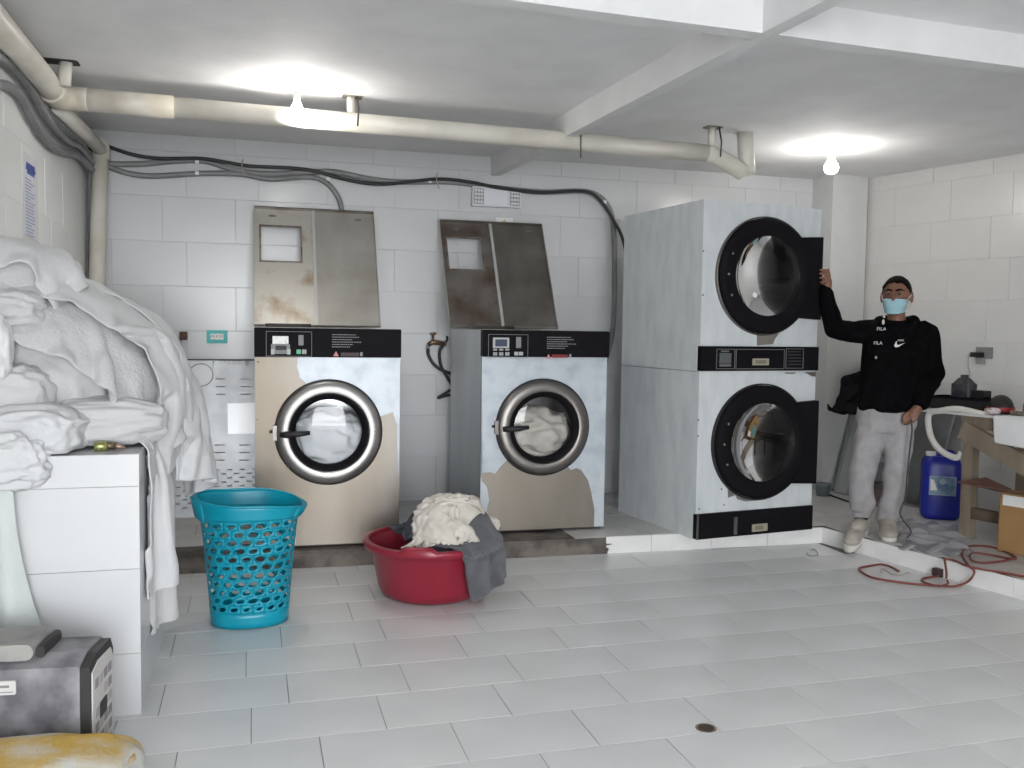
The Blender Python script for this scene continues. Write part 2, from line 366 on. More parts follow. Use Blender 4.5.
def washer(fr, label, first):
    W, D, HT = .83, 1.0, 1.28; hw = W/2
    t = thing('washing_machine', label, 'washing machine', fr.o, fr.a, 'stainless front-loading washing machines')
    zc = HT-.165
    c = fr.px(329, 432) if first else fr.px(542.5, 427); c = (c[0], c[1])
    R = .300
    m = MB(); th = .004
    m.box((-hw, .02, .03), (-hw+th, D, HT)); m.build('side_panel', M_side, t)
    MB().box((hw-th, .02, .03), (hw, D, HT)).build('side_panel', M_side, t)
    MB().box((-hw, .02, HT), (hw, D, HT+.004)).build('top_panel', M_panel, t)
    MB().box((-hw+th, D-th, .03), (hw-th, D, HT)).build('back_panel', M_side, t)
    MB().box((-hw+.01, .03, 0), (hw-.01, D-.02, .03)).build('base_frame', M_dark, t)
    fp = plate_hole(-hw, hw, .012, zc, c, .262, .0, .02).build('front_panel', M_steelp if first else mat('worn_steel_b', (.29, .265, .235), .42, .85, c2=(.23, .20, .165), vscale=3, ramp=(.3, .7), stretch=(1, 1, .3)), t)
    # tub and drum
    dr = MB(); dr.lathe([(.262, .01), (.262, .06)], 44, 'y', (c[0], 0, c[1])); dr.build('gasket', M_dark, t)
    dr = MB(); dr.lathe([(.27, .06), (.33, .08), (.33, .55)], 44, 'y', (c[0], 0, c[1])); dr.disc(.33, .55, 44, 'y', (c[0], 0, c[1])); dr.build('drum', M_drum, t)
    # door: dark seal ring, steel ring, black inner ring, glass, lever
    do = MB().lathe([(R+.010, 0.0), (R+.010, -.012), (R-.004, -.016), (R-.004, 0)], 64, 'y', (c[0], 0, c[1])).build('door_seal', M_blackm, t)
    MR = M_ring if first else M_ringd
    ring = MB().lathe([(R, -.012), (R-.004, -.034), (R-.012, -.041), (R-.066, -.050), (R-.072, -.046), (R-.074, -.030), (R-.074, -.01)], 64, 'y', (c[0], 0, c[1])).build('door_ring', MR, t)
    MB().lathe([(R-.072, -.038), (R-.084, -.040), (R-.107, -.020), (R-.110, .02)], 64, 'y', (c[0], 0, c[1])).build('door_inner_ring', M_black, t)
    g = MB(); pr = [((R-.106)*math.sin(k/10*1.0)/math.sin(1.0), .035*(1-math.cos(k/10*1.0))) for k in range(0, 11)]; pr[0] = (.0005, pr[0][1])
    g.lathe([(r, y-.030) for r, y in pr], 44, 'y', (c[0], 0, c[1])).build('door_glass', M_glass, t)
    hz = c[1] + (-.002 if first else .0)
    h = MB(); h.tube([(c[0]-R+.028, -.052, hz-.005), (c[0]-R+.06, -.066, hz-.004), (c[0]-R+.13, -.07, hz), (c[0]-R+.19, -.066, hz+.006)], [.016, .02, .016, .012], 10)
    h.build('lever_handle', M_blackm, t)
    lb = MB().rbox((c[0]-R-.018, -.03, hz-.04), (c[0]-R+.008, 0, hz+.045), .006).build('latch_block', M_ringd, t)
    MB().tube([(c[0]-R-.034, -.016, hz+.01), (c[0]-R-.016, -.016, hz+.01)], .009, 10).build('latch_pin', M_blackm, t)
    for k in range(3):   # three small holes on the ring
        MB().disc(.004, -.0455, 10, 'y', (c[0]+R*.87, 0, c[1]+.03-.025*k)).build('rivet', M_blackm, t)
    # control fascia
    fa = MB().rbox((-hw-.002, -.03, zc), (hw+.002, .03, HT+.002), .006).build('control_panel', M_black, t)
    y = -.0312
    def P(px, py): return fr.px(px, py, y)
    def inset(name, a, b, material, dep=.0015, par=fa, r=.003):
        x0, z1 = P(*a); x1, z0 = P(*b); return MB().rbox((x0, y-dep, z0), (x1, y+.001, z1), min(r, abs(z1-z0)*.4, abs(x1-x0)*.4)).build(name, material, par)
    # thin frame around the keypad area
    (ax, az) = P(266, 331.5) if first else P(488.5, 334.5); (bx, bz) = P(311.5, 356.5) if first else P(527.5, 358)
    fm = MB(); lw = .0022
    for u0, v0, u1, v1 in ((ax, az, bx, az+lw), (ax, bz, bx, bz+lw), (ax, bz, ax+lw, az), (bx, bz, bx+lw, az)): fm.box((u0, y-.001, v0), (u1, y, v1))
    fm.build('keypad_outline', M_print, fa)
    if first:
        inset('display_flap', (272.5, 336), (288.5, 344), mat('white_display', (.85, .86, .84), .4, c2=(.55, .57, .57), vscale=60, ramp=(.3, .5)), .004)
        inset('display_frame', (271, 344), (290, 354), M_grey, .006)
        inset('display_recess', (275.5, 345.5), (286.5, 350), M_blackm, .007)
        inset('display_clip', (271, 349), (274.5, 354.5), mat('clip_grey', (.45, .45, .45), .4), .009)
        inset('display_clip', (287, 349), (290.5, 354.5), MATS['clip_grey'], .009)
        inset('start_button', (296.5, 349.5), (301, 354), M_green)
        inset('stop_button', (302, 349.5), (306.5, 354), mat('button_grey', (.35, .35, .36), .5))
        inset('symbol_strip', (298.5, 335), (303.5, 345.5), M_grey)
        tx, ty = (338, 338), 350
    else:
        inset('display_frame', (493, 337.5), (509, 348), mat('clip_grey', (.45, .45, .45), .4), .003)
        inset('display', (495.2, 339.3), (507, 346.5), M_lcd, .004)
        for r_ in range(2):
            for k in range(3):
                if r_ == 0: inset('key', (493+6.1*k, 348.6), (497.2+6.1*k, 350.6), mat('button_grey', (.35, .35, .36), .5))
                else: inset('key', (493+6.1*k, 352.2), (497.2+6.1*k, 355.6), MATS['button_grey'])
        inset('symbol_strip', (516.2, 337), (521, 348), M_grey)
        inset('start_button', (514.3, 351.8), (518.2, 355.4), MATS['clip_grey']); inset('stop_button', (519, 351.8), (523, 355.4), MATS['clip_grey'])
        tx, ty = (553, 342), 356
    # lines of small print, warning triangle
    for k in range(6):
        a = (332, 334.6+2.45*k) if first else (547, 337.2+2.2*k); ln = (24, 27, 20, 29, 21, 18)[k]
        x0, z0 = P(*a); x1, _ = P(a[0]+ln, a[1])
        tl = MB(); xx = x0
        while xx < x1:
            w_ = random.uniform(.004, .014); tl.box((xx, y-.0006, z0-.0022), (min(xx+w_, x1), y, z0+.0022)); xx += w_+.003
        tl.build('text_line', M_print, fa)
    X, Z = P(336, 354.5) if first else P(548.5, 357)
    MB().poly([(X-.016, y-.0012, Z-.010), (X+.016, y-.0012, Z-.010), (X, y-.0012, Z+.020)], 0, (0, .0012, 0)).build('warning_triangle', mat('warning_pink', (.62, .22, .22), .5), fa)
    x0, z0 = P(341, 357) if first else P(552, 358.5); x1, z1 = P(358, 352) if first else P(567, 354)
    wl_ = MB(); xx = x0
    while xx < x1: wl_.box((xx, y-.0006, z0+.004), (xx+.008, y, z1-.004)); xx += .0105
    wl_.build('warning_print', mat('dim_print', (.11, .075, .08), .6) if first else mat('red_print', (.30, .03, .04), .6), fa)
    x0, z0 = P(360, 356) if first else P(569, 357.5)
    MB().rbox((x0, y-.0008, z0), (x0+.016, y, z0+.022), .004).build('symbol', M_print, fa)
    for sx in (-1, 1):
        MB().disc(.005, -.0012, 10, 'y', (sx*(hw-.018), 0, zc-.03)).build('screw', M_blackm, t)
        MB().disc(.004, -.0012, 10, 'y', (sx*(hw-.014), 0, zc-.36)).build('screw', M_blackm, t)
    # protective film on the front
    if first:
        pts = [fr.px(298, 362.5), fr.px(400.6, 362.5)]; pts[1] = (hw-.001, pts[1][1]); pts[0] = (pts[0][0], zc-.001); pts[1] = (hw-.001, zc-.001)
        pts += [(hw-.001, fr.px(400, 476)[1])] + [fr.px(*p) for p in ((398, 470), (397, 425), (393, 412), (388, 414))]
        a1 = math.degrees(math.atan2(fr.px(388, 414)[1]-c[1], fr.px(388, 414)[0]-c[0])); p2 = fr.px(307, 383); a2 = math.degrees(math.atan2(p2[1]-c[1], p2[0]-c[0]))
        pts += arc(c, R+.004, a1, a2) + [fr.px(307, 384), fr.px(300, 378), fr.px(299, 373), fr.px(297, 366)]
        film_poly(pts, -.0003).build('protective_film', M_film, t)
    else:
        zb = .013
        pts = [(-hw+.001, zc-.001), (hw-.001, zc-.001), (hw-.001, zb), (fr.px(594, 529)[0], zb)]
        pts += [fr.px(*p) for p in ((594.5, 510), (591.5, 494), (588, 480), (581, 470), (576, 468), (571, 470), (567, 466))]
        a1 = math.degrees(math.atan2(fr.px(566, 465)[1]-c[1], fr.px(566, 465)[0]-c[0])); p2 = fr.px(507, 460); a2 = math.degrees(math.atan2(p2[1]-c[1], p2[0]-c[0]))+360
        pts += arc(c, R+.002, a1, a2, 40) + [fr.px(*p) for p in ((501, 466), (495, 474), (490, 472), (480, 473), (482, 481), (487, 487), (489, 500), (486, 512))] + [(-hw+.001, fr.px(481, 515)[1])]
        film_poly(pts, -.0003).build('protective_film', M_film, t)
        film_poly([(-hw+.001, .013), (-hw+.001, .06), (-hw+.03, .055), (-hw+.045, .013)], -.0003).build('protective_film', M_film, t)
    return t, c
F1 = Frame((.4165, 5.325, ZK), math.radians(-1.8))
F2 = Frame((1.775, 5.425, ZK+.006), math.radians(-1.0))
w1, c1 = washer(F1, 'stainless washing machine nearer the teal basket, torn film and tarnished front', True)
w2, c2 = washer(F2, 'stainless washing machine beside the tall dryers, film left around bare arched patch', False)
# broken mortar bed under the washers
m = MB(); P = []
for i in range(60):
    u = i/59; x = -.40+u*2.56
    base = K0.y+(x-K0.x)*KD.y/KD.x
    row = []
    for j in range(8):
        v = j/7; z = ZK*v*1.0; yy = base-.006 - .012*noise.noise(Vector((x*7, v*3, 0)))*(1-v*.5) + .02*max(0, v-.8)*5
        row.append((x, yy, max(z-(.02*(1+noise.noise(Vector((x*9, 3, 1))))*(v > .95)), 0)))
    for j in range(1, 5):
        row.append((x, base+.02+.05*j, ZK-.008+.010*noise.noise(Vector((x*12, j*2., 4)))))
    P.append(row)
struct(MB().grid(P).build('mortar_kerb', M_conc))
# ------------------------------------------------------------------ lids leaning on the wall behind the washers
def lean_panel(label, px, material, group, stain, dz=0):
    # px: bl, br, tr, tl pixels; bottom on the washer top, top against the wall
    zb = ZK+1.292+dz; yb, yt = 6.17, 6.585
    bl, br = atY(*px[0], yb), atY(*px[1], yb); tl, tr = atY(*px[3], yt), atY(*px[2], yt)
    o = Vector(((bl.x+br.x)/2, yb, zb)); ztop = (tl.z+tr.z)/2
    ez = Vector((((tl.x+tr.x)-(bl.x+br.x))/2, yt-yb, ztop-zb)); hgt = ez.length; ez.normalize(); ex = Vector((1, 0, 0)); ex = (ex-ez*ex.dot(ez)).normalized(); ey = ez.cross(ex)
    w = ((br.x-bl.x)+(tr.x-tl.x))/2; hw = w/2
    t = thing('steel_sheet', label, 'metal sheet', (0, 0, 0), 0, group)
    t.matrix_world = Matrix(((ex.x, ey.x, ez.x, o.x), (ex.y, ey.y, ez.y, o.y), (ex.z, ey.z, ez.z, o.z), (0, 0, 0, 1)))
    xd = -hw+w*.485
    # left sheet with window, right sheet, flanges, rib
    wx0, wx1, wz0, wz1 = -hw+w*.055, -hw+w*.375, hgt*.545, hgt*.845
    L = MB(); y0, y1 = 0, .003
    L.box((-hw, y0, .0), (wx0, y1, hgt)); L.box((wx1, y0, 0), (xd, y1, hgt)); L.box((wx0, y0, 0), (wx1, y1, wz0)); L.box((wx0, y0, wz1), (wx1, y1, hgt))
    L.build('window_sheet', stain, t)
    fw = MB()
    for a, b in (((wx0-.012, -.002, wz0-.012), (wx1+.012, .0, wz0)), ((wx0-.012, -.002, wz1), (wx1+.012, 0, wz1+.012)), ((wx0-.012, -.002, wz0), (wx0, 0, wz1)), ((wx1, -.002, wz0), (wx1+.012, 0, wz1))): fw.box(a, b)
    fw.build('window_rim', M_rust, t)
    MB().box((xd, 0, 0), (hw, .003, hgt)).build('plain_sheet', material, t)
    MB().box((xd-.008, -.012, .004), (xd+.012, 0, hgt-.004)).build('rib', mat('rib_highlight_grey', (.50, .50, .49), .4, .2), t)  # lighter grey puts the highlight along the rib into its colour
    MB().box((-hw, -.03, hgt-.004), (hw, .003, hgt+.003)).build('flange', M_paneld, t)
    MB().box((-hw-.003, -.022, 0), (-hw, .003, hgt)).build('flange', M_panel, t)
    MB().box((hw, -.022, 0), (hw+.003, .003, hgt)).build('flange', M_panel, t)
    MB().box((-hw, -.02, 0), (hw, .003, .004)).build('flange', M_panel, t)
    for u in (.12, .84):
        MB().rbox((-hw+w*u, -.008, hgt*.93), (-hw+w*u+.045, 0, hgt*.93+.012), .004).build('bracket', M_rust, t)
    return t
M_st1 = mat('stained_sheet', (.56, .54, .49), .42, .5, c2=(.30, .20, .12), vscale=4, ramp=(.30, .48))
lean_panel('bright steel lid with square window leaning behind the washer nearer the basket', ((254.5, 328.5), (380, 328.5), (373, 213), (254, 209.5)), M_panel, 'steel lids propped on the washers', M_st1)
lean_panel('dull brown steel lid leaning behind the washer beside the dryers', ((450, 330), (557, 331), (541, 226), (439, 222)), M_paneld, 'steel lids propped on the washers', mat('dark_stained_sheet', (.27, .25, .23), .42, .8, c2=(.13, .08, .06), vscale=3.5, ramp=(.30, .55)), .008)
for fr, a, b, lab in ((F1, 264, 312, 'flat dark rubber strip lying on the washer nearer the basket'), (F2, 474, 524, 'flat dark rubber strip lying on the washer beside the dryers')):
    x0 = fr.px(a, 328)[0]; x1 = fr.px(b, 328)[0]
    p = fr.w((x0+x1)/2, .25, 1.285); hl = (x1-x0)/2
    o = MB().poly([(-hl, -.03, 0), (-hl*.8, .03, 0), (hl*.7, .035, 0), (hl, -.02, 0), (hl*.5, -.045, 0)], 0, (0, 0, .022)).build('rubber_strip', M_dark, None, p, (0, 0, .05)); tag(o, lab, 'rubber strip', 'rubber strips on the washers')
# ------------------------------------------------------------------ stacked dryer
FD = Frame((2.636, 5.009, ZK), math.radians(7.15)); FD.o = FD.w(.456, 0, 0)
def dryer():
    fr = FD; W, D, HT = .912, .952, 2.097; hw = W/2
    t = thing('stacked_dryer', 'tall double stacked tumble dryer with two round black doors', 'dryer', fr.o, fr.a)
    zs = {}
    z_mid_hi = fr.px(700, 346)[1]; z_mid_lo = fr.px(700, 371)[1]; z_bot_hi = fr.px(696.5, 514)[1]
    cu = fr.px(767, 276.5); cl = fr.px(764, 441.5); R = .362
    cu = (fr.px(716.4, 280)[0]+R, cu[1]); cl = (fr.px(712.3, 445)[0]+R, cl[1])
    th = .004
    zj = fr.px(697, 372)[1]
    MB().box((-hw, .012, .0), (-hw+th, D, zj)).build('lower_side_panel', M_filmd, t)
    MB().box((-hw, .012, zj+.003), (-hw+th, D, HT)).build('upper_side_panel', M_filmd, t)
    MB().box((hw-th, .012, 0), (hw, D, HT)).build('side_panel', M_filmd, t)
    MB().box((-hw, .0, HT), (hw, D, HT+.005)).build('top_panel', M_filmd, t)
    MB().box((-hw+th, D-th, 0), (hw-th, D, HT)).build('back_panel', M_side, t)
    MB().box((-hw+th, .02, .0), (hw-th, D-th, .01)).build('base_plate', M_side, t)
    zsplit = (z_mid_hi+z_mid_lo)/2
    plate_hole(-hw, hw, z_mid_hi, HT, cu, .27, 0, .012).build('upper_front_panel', M_filmd, t)
    plate_hole(-hw, hw, z_bot_hi, z_mid_lo, cl, .27, 0, .012).build('lower_front_panel', M_filmd, t)
    for nm, c, z0, z1, hi in (('upper_door', cu, fr.px(820, 320)[1], fr.px(820, 238)[1], True), ('lower_door', cl, fr.px(815, 482)[1], fr.px(815, 400)[1], False)):
        x1 = fr.px(822 if hi else 817.6, 280 if hi else 440, -.05)[0]
        # drum
        d = MB(); d.lathe([(.27, .012), (.27, .08), (.40, .10), (.40, .80)], 48, 'y', (c[0], 0, c[1])); d.disc(.40, .80, 48, 'y', (c[0], 0, c[1])); d.build('drum', mat('dryer_drum', (.06, .057, .052), .28, 1.), t)
        for k in range(3):
            a = PI/2+.5+2*PI*k/3; m_ = Matrix.Translation((c[0], 0, c[1])) @ Matrix.Rotation(-a, 4, 'Y')
            MB().box((.33, .10, -.02), (.40, .78, .02), m_).build('drum_lifter', MATS['dryer_drum'], t)
        ro = MB().lathe([(R+.012, 0), (R+.012, -.02), (R+.004, -.024), (R+.004, 0)], 64, 'y', (c[0], 0, c[1])).build('door_rim', M_ringd if hi else M_blackm, t)
        dr = MB(); dr.lathe([(R, -.002), (R, -.04), (R-.02, -.055), (R-.10, -.058), (R-.112, -.045), (R-.115, -.0)], 64, 'y', (c[0], 0, c[1]))
        dob = dr.build(nm, M_black, t)
        # square hinge-side extension of the door
        e = MB(); xa = c[0]+R*.62
        n = 16; pts = []
        a0 = math.asin(max(-1, min(1, (z1-c[1])/R))); a1 = math.asin(max(-1, min(1, (z0-c[1])/R)))
        pts = [(x1, -.052, z0), (x1, -.052, z1)] + [(c[0]+(R-.015)*math.cos(a0+(a1-a0)*k/n), -.052, c[1]+(R-.015)*math.sin(a0+(a1-a0)*k/n)) for k in range(n+1)]
        e.poly(pts, 0, (0, .045, 0)); e.build('door_wing', M_black, dob)
        g = MB(); pr = [((R-.112)*math.sin(k/10*1.0)/math.sin(1.0), .06-.06*(1-math.cos(k/10*1.0))/.46) for k in range(11)]; pr[0] = (.0005, pr[0][1])
        g.lathe([(r, -.04+y_*.9) for r, y_ in pr], 44, 'y', (c[0], 0, c[1])).build('door_glass', M_smoke, dob)
        for k in range(3):
            a = PI+(k-1)*.42
            MB().lathe([(.0005, -.062), (.006, -.061), (.008, -.056)], 10, 'y', (c[0]+(R-.05)*math.cos(a), 0, c[1]+(R-.05)*math.sin(a))).build('screw', M_ring, dob)
    # control strip
    cp = MB().rbox((-hw-.002, -.02, z_mid_lo), (hw+.001, .02, z_mid_hi), .004).build('control_panel', M_black, t)
    y = -.0215
    def P(a, b): return fr.px(a, b, y)
    def rect(name, a, b, material, par=cp, dep=.002):
        x0, z1_ = P(*a); x1_, z0_ = P(*b); return MB().rbox((x0, y-dep, z0_), (x1_, y+.002, z1_), .003).build(name, material, par)
    def outline(name, a, b, par, lw=.004):
        x0, z1_ = P(*a); x1_, z0_ = P(*b); m = MB()
        for q0, q1, q2, q3 in ((x0, z0_, x1_, z0_+lw), (x0, z1_-lw, x1_, z1_), (x0, z0_, x0+lw, z1_), (x1_-lw, z0_, x1_, z1_)): m.box((q0, y-.003, q1), (q2, y, q3))
        return m.build(name, mat('trim_grey', (.16, .15, .155), .4), par)
    outline('keypad_outline', (716.5, 348.8), (734.5, 369), cp); rect('display', (719.5, 353), (731, 363.5), mat('dull_display', (.10, .105, .11), .4)); rect('key_strip', (719.5, 364.3), (731, 366.5), MATS['trim_grey']); rect('logo_strip', (721, 350.5), (729, 352), MATS['trim_grey'])
    outline('drawer_outline', (736, 349), (784, 369), cp); outline('vent_outline', (786, 348.5), (803, 368.5), cp)
    nb = rect('name_plate', (752.5, 358.5), (768.5, 365.2), mat('brass_plate', (.42, .39, .30), .4, .4), cp, .004)
    rect('plate_mark', (755, 360), (766, 363.6), mat('plate_ink', (.22, .20, .15), .5), cp, .0046)
    for k in range(5): rect('vent_slat', (788, 351+3.2*k), (801, 352.3+3.2*k), mat('vent_dark', (.03, .03, .033), .35))
    # lint drawer at the bottom
    ld = MB().rbox((-hw-.002, -.02, .004), (hw-.002, .02, z_bot_hi), .004).build('lint_drawer', M_black, t)
    rect('name_plate', (752, 524.4), (767, 530.5), MATS['brass_plate'], ld, .004); rect('plate_mark', (754.5, 525.8), (763, 529), MATS['plate_ink'], ld, .0046)
    x0, z1_ = P(733.5, 517); x1_, z0_ = P(736.6, 535); MB().rbox((x0, y-.006, z0_+.004), (x1_, y, z1_), .002).build('drawer_stile', M_ringd, ld)
    MB().box((-hw-.004, -.026, .004), (-hw+.008, -.02, z_bot_hi)).build('edge_trim', M_ringd, ld)
    # torn film: patches of bare steel
    def patch(pts):
        MB().poly([(fr.px(*p)[0], -.0008, fr.px(*p)[1]) for p in pts], 0, (0, .0008, 0)).build('bare_patch', mat('bare_steel', (.30, .27, .25), .4, .7), t)
    patch([(756.5, 330), (780, 329), (778, 335), (775, 339), (773, 344), (757, 345.5)])
    patch([(727.5, 489), (734, 492), (735, 495), (728, 498)]); patch([(735, 494), (768, 493), (766, 499.5), (757, 500.5), (745, 501.5), (737, 499)])
    patch([(804, 372), (816, 371.6), (815.5, 376.5), (812, 376.5)]); patch([(784, 372.5), (796, 372.2), (794, 374), (786, 374)])
    for p in ((703.5, 251), (703, 295), (698.5, 420), (698, 436), (702, 349), (721.5, 489), (724, 505), (699, 509)):
        x, z = fr.px(*p); MB().rbox((x-.004, -.001, z-.006), (x+.004, 0, z+.006), .003).build('chip_mark', M_blackm, t)
    x, z = fr.px(748, 296, .3); 
    return t, cu, cl
dry, cu, cl = dryer()
# small white tag hanging inside the upper dryer drum
x, z = FD.px(746.5, 295.5, .02); o = MB().rbox((-.017, -.001, -.014), (.017, .001, .014), .003).build('paper_tag', M_white, None, FD.w(x, -.062, z), (0, .35, FD.a)); tag(o, 'small white paper tag stuck on the upper dryer door glass', 'tag')
# ================================================================== bulbs
def bulb(px, py, label, group, up, power):
    p = atZ(px, py, ZC); z = -.165
    t = thing('light_bulb', label, 'light bulb', (p.x, p.y, ZC), 0, group)
    MB().lathe([(.001, -.022), (.045, -.02), (.05, 0)], 24).build('ceiling_rose', M_white, t)
    MB().lathe([(.018, -.02+up*.3), (.020, -.065+up), (.016, -.07+up)], 20).build('socket', M_white, t)
    em = mat('glowing_bulb', (1, 1, 1), .4, emit=(1, .96, .90), estr=60)
    MB().lathe([(r_*(1.0 if power > .9 else 1.5), z_*(1 if power > .9 else 1.12)+up) for r_, z_ in ((.014, -.065), (.018, -.085), (.030, -.11), (.033, -.13), (.027, -.152), (.014, -.163), (.001, -.165))], 24).build('bulb_glass', em, t)  # the weaker bulb is enlarged so its shape takes in the glow
    ld = bpy.data.lights.new('bulb_light', 'POINT'); ld.energy = BULB_W*power; ld.shadow_soft_size = .035; ld.color = (1, .97, .92)
    lo = bpy.data.objects.new('bulb_light', ld); col.objects.link(lo); lo.location = (0, 0, (-.175 if power > .9 else -.205)+up); lo.parent = t
    return t
bulb(297, 88, 'glowing ceiling bulb above the washing machines', 'bare ceiling bulbs', .01, 1.)
bulb(832, 147, 'glowing ceiling bulb above the masked man', 'bare ceiling bulbs', .0, .55)
# ================================================================== pipes, conduits and cables
def poly_y(pts, Y): return [atY(x, y, Y) for x, y in pts]
RP = .054
t = thing('drain_pipe', 'thick cream plastic drain pipe hung below the ceiling across the room', 'pipe')
zl, zr = 2.545, 2.475
pA = atY(78, 99, 5.2); pB = atY(706, 153, 5.2); pr_ = atZ(745, 133, ZC)
ML = Vector((pA.x-.10, 5.2, pA.z-.005))
MB().tube([pA, pB], RP, 20).build('run', M_pvc, t)
MB().tube([pA+(pB-pA)*f for f in (.012, .13)], RP+.006, 20).build('coupling', mat('pvc_coupling', (.68, .65, .58), .45, c2=(.56, .51, .42), vscale=6), t)
pC = atY(742, 172, 5.24)
MB().tube(catmull([pB, pB+Vector((.06, 0, -.012)), pB+(pC-pB)*.55+Vector((.02, 0, .0)), pC], 6), RP, 18).build('elbow', M_pvc, t)
MB().tube([(pr_.x, pr_.y, ZC), (pr_.x, 5.24, pC.z-.01)], RP*.98, 18).build('riser', M_pvc, t)
yA = atZ(0, 18, 2.57); 
MB().tube([Vector((ML.x-.01, 2.2, 2.60)), Vector((ML.x, 4.9, 2.575)), ML], RP+.004, 20).build('side_run', M_pvc, t)
MB().tube(catmull([ML+Vector((0, -.16, .004)), ML+Vector((.02, -.04, 0)), pA+Vector((-.02, 0, 0)), pA+Vector((.05, 0, 0))], 6), RP+.008, 18).build('elbow', MATS['pvc_coupling'], t)
for k, (px, py) in enumerate(((353, 92), (703, 131))):
    c = atZ(px, py, ZC); zt = (pA+(pB-pA)*((c.x-pA.x)/(pB.x-pA.x))).z
    h = thing('pipe_hanger', ('short vertical pipe stub holding the drain pipe near the washer bulb', 'rusty hanger holding the drain pipe end near the dryer')[k], 'pipe hanger', (c.x, 5.2, ZC), 0, 'hangers of the drain pipe')
    MB().tube([(0, 0, 0), (0, 0, zt-ZC+.04)], .024, 12).build('stub', M_pvc, h)
    MB().tube([(.03, -.03, 0), (.035, -.06, (zt-ZC)*.6), (.03, -.062, zt-ZC-.03)], .005, 8).build('wire', M_dark, h)
    MB().rbox((-.05, -.04, -.006), (.06, .04, 0), .01, axis='z').build('plate', M_rust, h)
c = atZ(568, 122, ZC); zt = 2.50
o = MB().tube([(0, 0, 0), (.004, -.01, -.07), (0, -.06, -.12), (.0, -.063, -.20), (.006, -.05, -.26)], .004, 8).build('wire_hook', M_dark, None, (c.x, 5.2, ZC)); tag(o, 'thin dark wire hook tied around the drain pipe by the beam', 'wire')
c = atZ(66, 62, ZC)
h = thing('pipe_hanger', 'pipe stub in a broken hole where the drain pipe meets left wall', 'pipe hanger', (c.x, c.y, ZC), 0, 'hangers of the drain pipe')
MB().tube([(0, 0, 0), (-.01, .0, -.12)], .03, 14).build('stub', M_pvc, h)
MB().rbox((-.12, -.05, -.004), (.06, .05, .0), .02, axis='z').build('plate', M_dark, h)
# down pipe in the corner
t = thing('down_pipe', 'cream plastic down pipe running to floor in the room corner', 'pipe')
q0 = atX(68, 107, -.93); kn = Vector((-.985, 6.54, 2.50)); kn = atY(101, 150, 6.54)
MB().tube([ML+Vector((.0, .06, -.03)), kn], .042, 16).build('sloping_run', M_pvc, t)
MB().tube([kn+Vector((0, 0, .03)), atY(97, 275, 6.54), Vector((atY(97, 275, 6.54).x-.01, 6.54, ZK))], .05, 16).build('down_run', M_pvc, t)
MB().tube([kn+Vector((0, -.05, .025)), kn+Vector((0, 0, .01)), kn+Vector((0, 0, -.06))], .055, 16).build('elbow', M_pvc, t)
def wire(name, label, cat, pts, r, material, group=None, n=10, k=6):
    o = MB().tube(catmull(pts, k), r, n).build(name, material); return tag(o, label, cat, group)
CY = YW-.034
wire('conduit', 'grey conduit along the back wall bending down behind the lidded washer nearer basket', 'conduit', poly_y([(99, 161), (120, 171), (150, 176), (200, 173.5), (240, 174), (270, 179), (308, 177), (325, 182), (337, 195), (342, 212), (343, 240)], CY), .019, M_cond, 'grey conduits')
wire('conduit', 'long grey conduit along the back wall turning down beside the tall dryer', 'conduit', poly_y([(99, 164), (140, 164), (175, 161), (205, 161), (235, 170), (270, 174), (310, 172), (335, 172), (370, 179), (400, 182), (450, 182), (490, 187), (540, 192), (580, 191), (597, 195), (608, 206), (613, 222), (614.5, 250), (614.5, 300), (612, 335), (605, 362)], CY+.002), .020, M_cond, 'grey conduits')
o = wire('power_cable', 'thick black cable sagging along the back wall to the tall dryer', 'cable', poly_y([(100, 143), (115, 149), (135, 155), (160, 158.5), (200, 158.5), (225, 162), (250, 166), (290, 168), (315, 171), (340, 178), (365, 183), (385, 184), (412, 181.5), (440, 179), (470, 182), (500, 188), (540, 192.5), (575, 191), (592, 193.5), (604, 205), (614, 221), (622, 237), (628, 262)], CY-.036), .0125, M_cable)
LX = XL+.035
o = wire('conduit', 'grey conduit on the left wall dipping under the ceiling pipe, upper one', 'conduit', [atX(x, y, LX+.01) for x, y in ((-4, 56), (10, 64), (24, 78), (36, 98), (50, 122), (66, 140), (80, 147))] + [Vector((LX+.03, CY-.06, 2.44)), atY(100, 162, CY)], .022, M_cond, 'grey conduits')
o = wire('conduit', 'grey conduit on the left wall dipping under the ceiling pipe, lower one', 'conduit', [atX(x, y, LX) for x, y in ((-4, 84), (8, 86), (20, 95), (32, 118), (46, 140), (62, 152), (78, 156))] + [Vector((LX+.03, CY-.06, 2.40)), atY(100, 165, CY)], .022, M_cond, 'grey conduits')
o = wire('power_cable', 'thick black cable tucked above conduits on the left wall', 'cable', [atX(x, y, LX+.01) for x, y in ((-4, 38), (14, 58), (35, 85), (60, 117), (85, 140))] + [Vector((LX+.03, CY-.1, 2.53)), atY(104, 145, CY-.036)], .012, M_cable)
o = wire('conduit', 'grey vertical conduit in the corner beside the down pipe', 'conduit', [Vector((XL+.03, YW-.03, z)) for z in (2.44, 2.0, 1.4, .7, ZK)], .02, M_cond, 'grey conduits')
